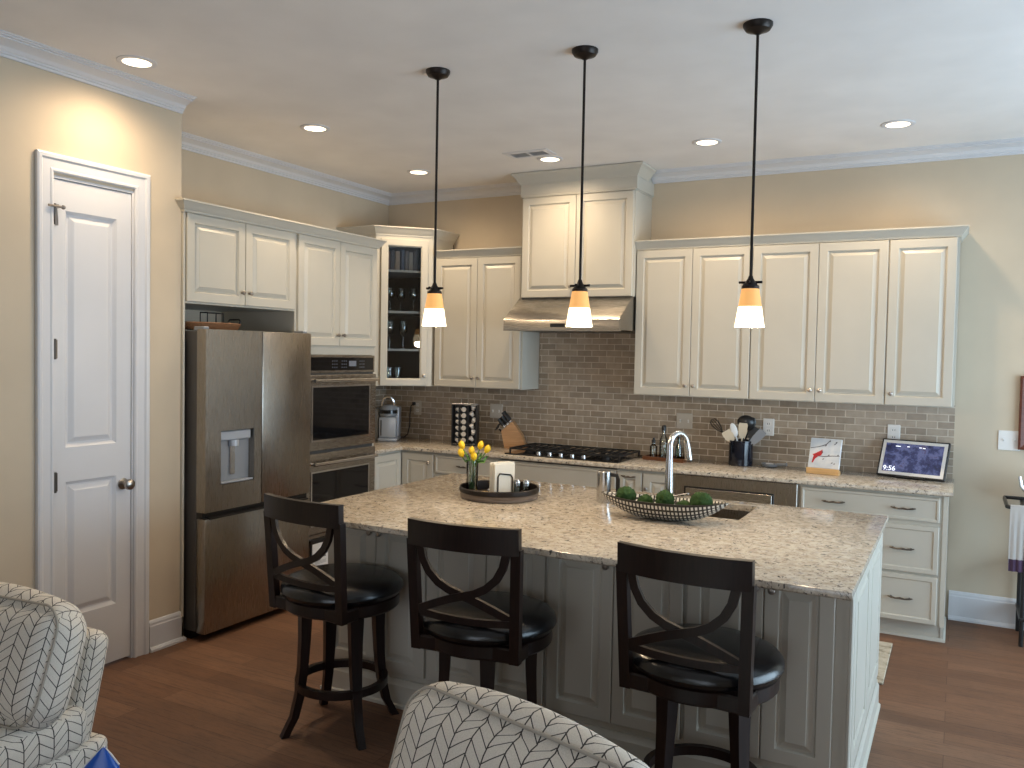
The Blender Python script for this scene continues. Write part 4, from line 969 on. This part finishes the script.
tmp = bpy.data.objects.new('clock_digits', tc); dm = bpy.data.meshes.new_from_object(tmp); bpy.data.objects.remove(tmp); to = bpy.data.objects.new('clock_digits', dm); COL.objects.link(to); to.parent = s_; to.matrix_local = T1 @ Tm((-fw_/2+.034, -.0024, .036), rx=PI/2)
g = G(); g.T = T1
for x, z in ((-.10, .205), (-.045, .206), (.028, .205), (.05, .203), (-.115, .205)): g.box(x, x+.016, -.0022, -.0018, z, z+.005)
g.build('status_icons', m_glow, s_)
g = G(); g.prism([(-.02, 0), (.085, 0), (.088, .006), (.0, .014), (-.045, .020), (-.05, .010)], -.09, .09, 'x'); g.T = Tm((0, .055, .012), rx=R(8)); g.box(-.03, .03, -.004, .004, -.006, .13); g.build('foot', m_black, r)

# ------------------------------------------------------------------ things on the island
TX, TY = 2.427, -2.275
r = thing('round_tray', 'round dark wooden tray on the island holding tulips and napkins', 'tray', (TX, TY, CT))
g = G(); g.lathe([(.195, 0), (.204, .004), (.206, .030), (.208, .033)], 56, caps=False); g.lathe([(.195, 0), (.195, .012), (.001, .012)], 56); g.build('wooden_tray', m_traywood, r)
g = G(); g.lathe([(.208, .032), (.211, .036), (.211, .056), (.206, .060), (.200, .058), (.198, .012)], 56, caps=False); g.lathe([(.195, .0125), (.001, .0126)], 40); g.build('dark_rim', m_bronze, r, label='blackened rim and floor')
ZT2 = CT+.0130
VP = Vector((2.290, -2.325, ZT2))
r = thing('vase', 'clear glass cylinder vase of water with yellow tulips', 'vase', VP)
G().lathe([(.001, 0), (.028, 0), (.030, .003), (.032, .175), (.0295, .175), (.0275, .010), (.001, .010)], 24).build('glass_body', m_glass, r)
G().lathe([(.001, .011), (.0268, .011), (.0282, .10), (.001, .10)], 20).build('water', m_water, r)
heads = [((-.052, -.01, .250), 'tulip bloom highest at the far left'), ((-.040, -.035, .212), 'tulip bloom low at the left'), ((-.005, .0, .222), 'tulip bloom in the middle behind'), ((.030, .02, .252), 'tulip bloom upper right of center'), ((.072, .01, .238), 'tulip bloom leaning far right'), ((.025, -.03, .198), 'tulip bloom lowest in front')]
for (x, y, z), lb in heads:
    r = thing('tulip', 'yellow '+lb+' of the vase', 'flower', VP, 0, 'yellow tulips in the vase')
    top = Vector((x, y, z-.02)); a = math.atan2(y, x)
    bz = Vector((-x*.25, -y*.25, .02)); g = G(); g.tube([bz, Vector((x*.12, y*.12, .09)), Vector((x*.32, y*.32, .168)), Vector((x*.7, y*.7, z-.045)), top], .0035, 8); g.build('stem', m_stem, r)
    d = Vector((x*.8, y*.8, .12)).normalized(); Mx = Matrix.Translation(top) @ d.to_track_quat('Z', 'Y').to_matrix().to_4x4()
    g = G()
    for k in range(6):
        a = PI*k/3; off = .0 if k % 2 else .003
        for w_, in ((1,),):
            lo = []
            for t, rr_, hw_ in ((0, .004, .006), (.25, .0145, .012), (.55, .0175, .0145), (.8, .0135, .010), (1, .006, .002)):
                zz = t*(.050-off); row = []
                for j in range(5):
                    b = (j-2)/2; ang = a+b*hw_/max(rr_, .006)*.75; row.append(Mx @ Vector(((rr_-off*.6)*math.cos(ang), (rr_-off*.6)*math.sin(ang), zz)))
                lo.append(row)
            g.loft(lo, False, False)
    g.build('bloom', m_yellow, r)
    g = G(); s0 = Vector((x*.30, y*.30, .165)); e0 = Vector((x*1.05+.012, y*.9+.01, z-.035)); m0 = (s0+e0)/2+Vector((.012, -.008, -.01)); n0 = Vector((0, 1, 0)).cross(e0-s0).normalized()
    g.loft([[tuple(p-n0*h_), tuple(p+Vector((0, .004, 0))), tuple(p+n0*h_)] for p, h_ in ((s0, .003), (m0, .010), (s0.lerp(e0, .8), .006), (e0, .001))], False, False); g.build('leaf', m_stem, r)
# napkin holder
NP = Vector((2.435, -2.262, ZT2))
r = thing('napkin_holder', 'black wire napkin holder in the round tray', 'napkin holder', NP, R(62))
g = G()
for y in (-.032, .032): g.tube([(-.045, y, .003), (-.045, y, .10), (-.035, y, .115), (.035, y, .105), (.045, y, .09), (.045, y, .003)], .0035, 8)
for x in (-.045, .045): g.tube([(x, -.032, .003), (x, .032, .003)], .0035, 8)
g.build('wire_frame', m_bronze, r)
for k in range(9):
    o = bpy.data.objects.new('napkin', None); COL.objects.link(o); o.location = NP; o.rotation_euler = (0, 0, R(62))
    y = -.024+k*.006; hh_ = .163+.008*math.sin(k*1.7); w_ = .062+.003*math.sin(k*2.3)
    tag(o, 'folded cream paper napkin, %s in the wire holder counted from the island front' % ['first', 'second', 'third', 'fourth', 'fifth', 'sixth', 'seventh', 'eighth', 'ninth'][k], 'napkin', 'paper napkins in the wire holder')
    for s_, nm in ((-1, 'front_fold'), (1, 'back_fold')):
        g = G(); lo = []
        for z in (.007, .06, .12, hh_):
            sw = .0012*math.sin(z*40+k); lo.append([(-w_, y+s_*.0014-.0011+sw, z), (w_, y+s_*.0014-.0011+sw, z), (w_, y+s_*.0014+.0011+sw, z), (-w_, y+s_*.0014+.0011+sw, z)])
        g.loft(lo); g.build(nm, m_napkin, o)
for (x, y), lb, cm in (((2.502, -2.215), 'clear glass salt shaker in the round tray, left of the pair', m_white), ((2.548, -2.200), 'clear glass pepper shaker in the round tray, right of the pair', mat('ground_pepper', (.06, .05, .045), .9))):
    r = thing('shaker', lb, 'shaker', (x, y, ZT2), 0, 'glass shakers in the tray')
    G().lathe([(.001, 0), (.020, 0), (.021, .004), (.018, .045), (.016, .060), (.014, .060), (.016, .04), (.018, .006), (.001, .006)], 12).build('glass_body', m_glass, r)
    G().lathe([(.001, .0065), (.0172, .0065), (.0158, .034), (.001, .034)], 12).build('filling', cm, r)
    G().lathe([(.0175, .058), (.0175, .070), (.012, .080), (.001, .083)], 16).build('lid', m_chrome, r)
g = G(); g.lathe([(.001, 0), (.03, 0), (.045, .006), (.044, .009), (.03, .004), (.001, .004)], 26, (2.36, -2.195, ZT2)); tag(g.build('coaster', m_ltgrey), 'pale grey dish in the tray right of the tulip vase', 'dish')
g = G(); g.lathe([(.024, 0), (.026, .003), (.026, .012), (.022, .014), (.001, .014)], 24, (2.352, -2.30, ZT2)); tag(g.build('jar_lid', m_brass), 'small round brass lid lying in the tray by the vase', 'lid')

# steel canister with handle
r = thing('steel_canister', 'shiny steel canister with side handle behind the checkered bowl', 'canister', (2.948, -2.105, CT))
G().lathe([(.036, 0), (.037, .003), (.037, .158), (.034, .162), (.001, .164)], 32).build('body', m_brushed, r)
g = G(); g.tube([(.036, 0, .145), (.065, .01, .142), (.072, .012, .12), (.072, .012, .06), (.062, .01, .035), (.036, 0, .03)], 0, flat=(.006, .009), up=(0, 1, 0)); g.build('handle', m_black, r)

# checkered boat bowl with moss balls
BX, BY, BR_ = 3.352, -2.385, R(3)
def checker():
    m = mat('checker_weave', rough=.4); t = NT(m); c = t.n('ShaderNodeTexCoord'); s = t.n('ShaderNodeSeparateXYZ'); t.l(c.outputs['UV'], s.inputs[0])
    a = t.math('LESS_THAN', t.math('FRACT', s.outputs[0]), .42); b = t.math('LESS_THAN', t.math('FRACT', s.outputs[1]), .42)
    t.base(t.mix(t.math('MAXIMUM', a, b), (.70, .68, .62), (.012, .011, .011))); return m
r = thing('boat_bowl', 'long boat shaped bowl with black and white checks on the island', 'bowl', (BX, BY, CT), BR_)
g = G(); nU, nV = 36, 14; A = []
def bp(u, v, ins=0):
    # u -1..1 along, v -1..1 across (rim to rim)
    hl = .300-ins*.6; e_ = max(0, 1-abs(u)**2.4); hw_ = (.105-ins)*e_**.8+.0015; rim = .092+.012*abs(u)**2.2; bot = ins*.9+.100*abs(u)**2.8
    z = bot+(rim-bot)*abs(v)**2.4; return (u*hl, v*hw_, max(z, bot))
for ins in (0, .007):
    A.append([[g.v(bp(-1+2*i/nU, -1+2*j/nV, ins)) for j in range(nV+1)] for i in range(nU+1)])
for k, S in enumerate(A):
    for i in range(nU):
        for j in range(nV):
            ix = [(i, j), (i+1, j), (i+1, j+1), (i, j+1)]; f = g.f([S[a][b] for a, b in ix])
            if f:
                for lp, (a, b) in zip(f.loops, ix): lp[g.uv].uv = (a*34/nU, b*13/nV)
for i in range(nU):
    for j in (0, nV): g.f([A[0][i][j], A[0][i+1][j], A[1][i+1][j], A[1][i][j]])
g.build('bowl', checker(), r)
m_moss = mat('moss', (.03, .11, .012), .95); mt_ = NT(m_moss); mt_.base(mt_.ramp(mt_.noise(mt_.coord(), 90, 4), [(.38, (.006, .022, .004)), (.66, (.04, .105, .02))]))
def moss_mesh(seed):
    rd = random.Random(seed); bm = bmesh.new(); bmesh.ops.create_icosphere(bm, subdivisions=4, radius=1)
    for v in bm.verts: v.co *= 1+rd.uniform(-.13, .13)
    me = bpy.data.meshes.new('moss_ball'); bm.to_mesh(me); bm.free(); me.materials.append(m_moss)
    for p in me.polygons: p.use_smooth = True
    return me
ms = [moss_mesh(1), moss_mesh(2)]
for i, (x, y, z, rr_, lb) in enumerate(((-.178, .0, .097, .045, 'green moss ball nearest the steel canister in the bowl'), (-.085, .008, .068, .040, 'low green moss ball between the left and middle big ones'), (.010, .0, .092, .045, 'green moss ball in the middle in front of the faucet'), (.096, .006, .062, .037, 'low green moss ball right of the middle big one'), (.178, .0, .096, .048, 'green moss ball at the right end of the checkered bowl'))):
    o = bpy.data.objects.new('moss_ball', ms[i % 2]); COL.objects.link(o); v = Matrix.Rotation(BR_, 3, 'Z') @ Vector((x, y, z)); o.location = Vector((BX, BY, CT))+v; o.scale = (rr_, rr_, rr_*.9); o.rotation_euler = (i, i*2, i*.7); tag(o, lb, 'moss ball', 'moss balls in the checkered bowl')

# ------------------------------------------------------------------ floor mat, right edge things
g = G(); g.box(3.30, 4.25, -1.452, -.757, .001, .012, .003); mg = mat('mat_weave', (.42, .38, .30), .95); tg = NT(mg); tg.base(tg.ramp(tg.noise(tg.coord(scale=(1, 1, 1)), 16, 5, .65), [(.35, (.23, .20, .15)), (.5, (.45, .40, .31)), (.7, (.58, .53, .43))]))
tag(g.build('floor_mat', mg), 'beige patterned floor mat between the island and back counter', 'mat')
r = thing('wall_frame', 'dark red brown wooden frame hung on the wall at the right edge', 'frame', (5.13, -.0005, 1.13))
g = G(); g.sweep([(-.25, 0), (-.25, .46), (.25, .46), (.25, 0)][::-1], [(-.035, 0), (-.035, .022), (-.012, .030), (0, .026), (0, 0)], lambda a, b, h: (a, -h, b), True); g.build('frame', m_redwood, r)
G().box(-.215, .215, -.008, -.0, .035, .425).build('backing', m_cream, r)
r = thing('bar_cart', 'black metal cart against the wall at the right edge', 'cart', (5.20, -.22, 0))
for x in (-.285, .285):
    for y in (-.165, .165): G().tube([(x, y, .0), (x, y, .84)], .012, 10).build('post', m_black, r)
for z in (.15, .45, .80): G().box(-.30, .30, -.18, .18, z, z+.022, .004).build('shelf', m_black, r)
g = G(); g.tube([(.285, -.165, .83), (.285, -.225, .83), (.27, -.24, .83), (-.375, -.24, .83), (-.385, -.23, .83), (-.385, .10, .83)], .011, 10); g.tube([(-.385, .10, .83), (-.385, .165, .83), (-.285, .165, .83)], .011, 10); g.build('towel_bar', m_black, r)
r = thing('dish_towel', 'white towel with purple band hanging on the black cart bar', 'towel', (4.868, -.46, .83))
lo = []; n = 12
for (dy, z) in ((-.022, -.37), (-.020, -.30), (-.017, -.1), (-.0165, -.012), (-.010, .010), (.0, .0165), (.010, .010), (.0165, -.012), (.017, -.1), (.019, -.33)):
    lo.append([(-.037+.074*j/n, dy+.005*math.sin(j*1.3)*min(1, abs(z)*3), z) for j in range(n+1)])
def cloth(a, b):
    g = G(); g.loft(lo[a:b], False, False); bmesh.ops.solidify(g.bm, geom=g.bm.faces[:], thickness=.003); return g
cloth(1, 10).build('cloth', m_towel, r); cloth(0, 2).build('band', m_purple, r, label='purple grey band at the hem')
g = G(); g.lathe([(.06, 0), (.085, .02), (.095, .07), (.08, .12), (.045, .15), (.012, .158), (.012, .172), (.001, .175)], 28, (5.02, -.22, .8225)); g.tube([(4.93, -.22, .89), (4.895, -.22, .93), (4.885, -.22, .985)], [.016, .011, .009], 10); tag(g.build('kettle', m_chrome), 'shiny steel kettle on the black cart at the right edge', 'kettle')
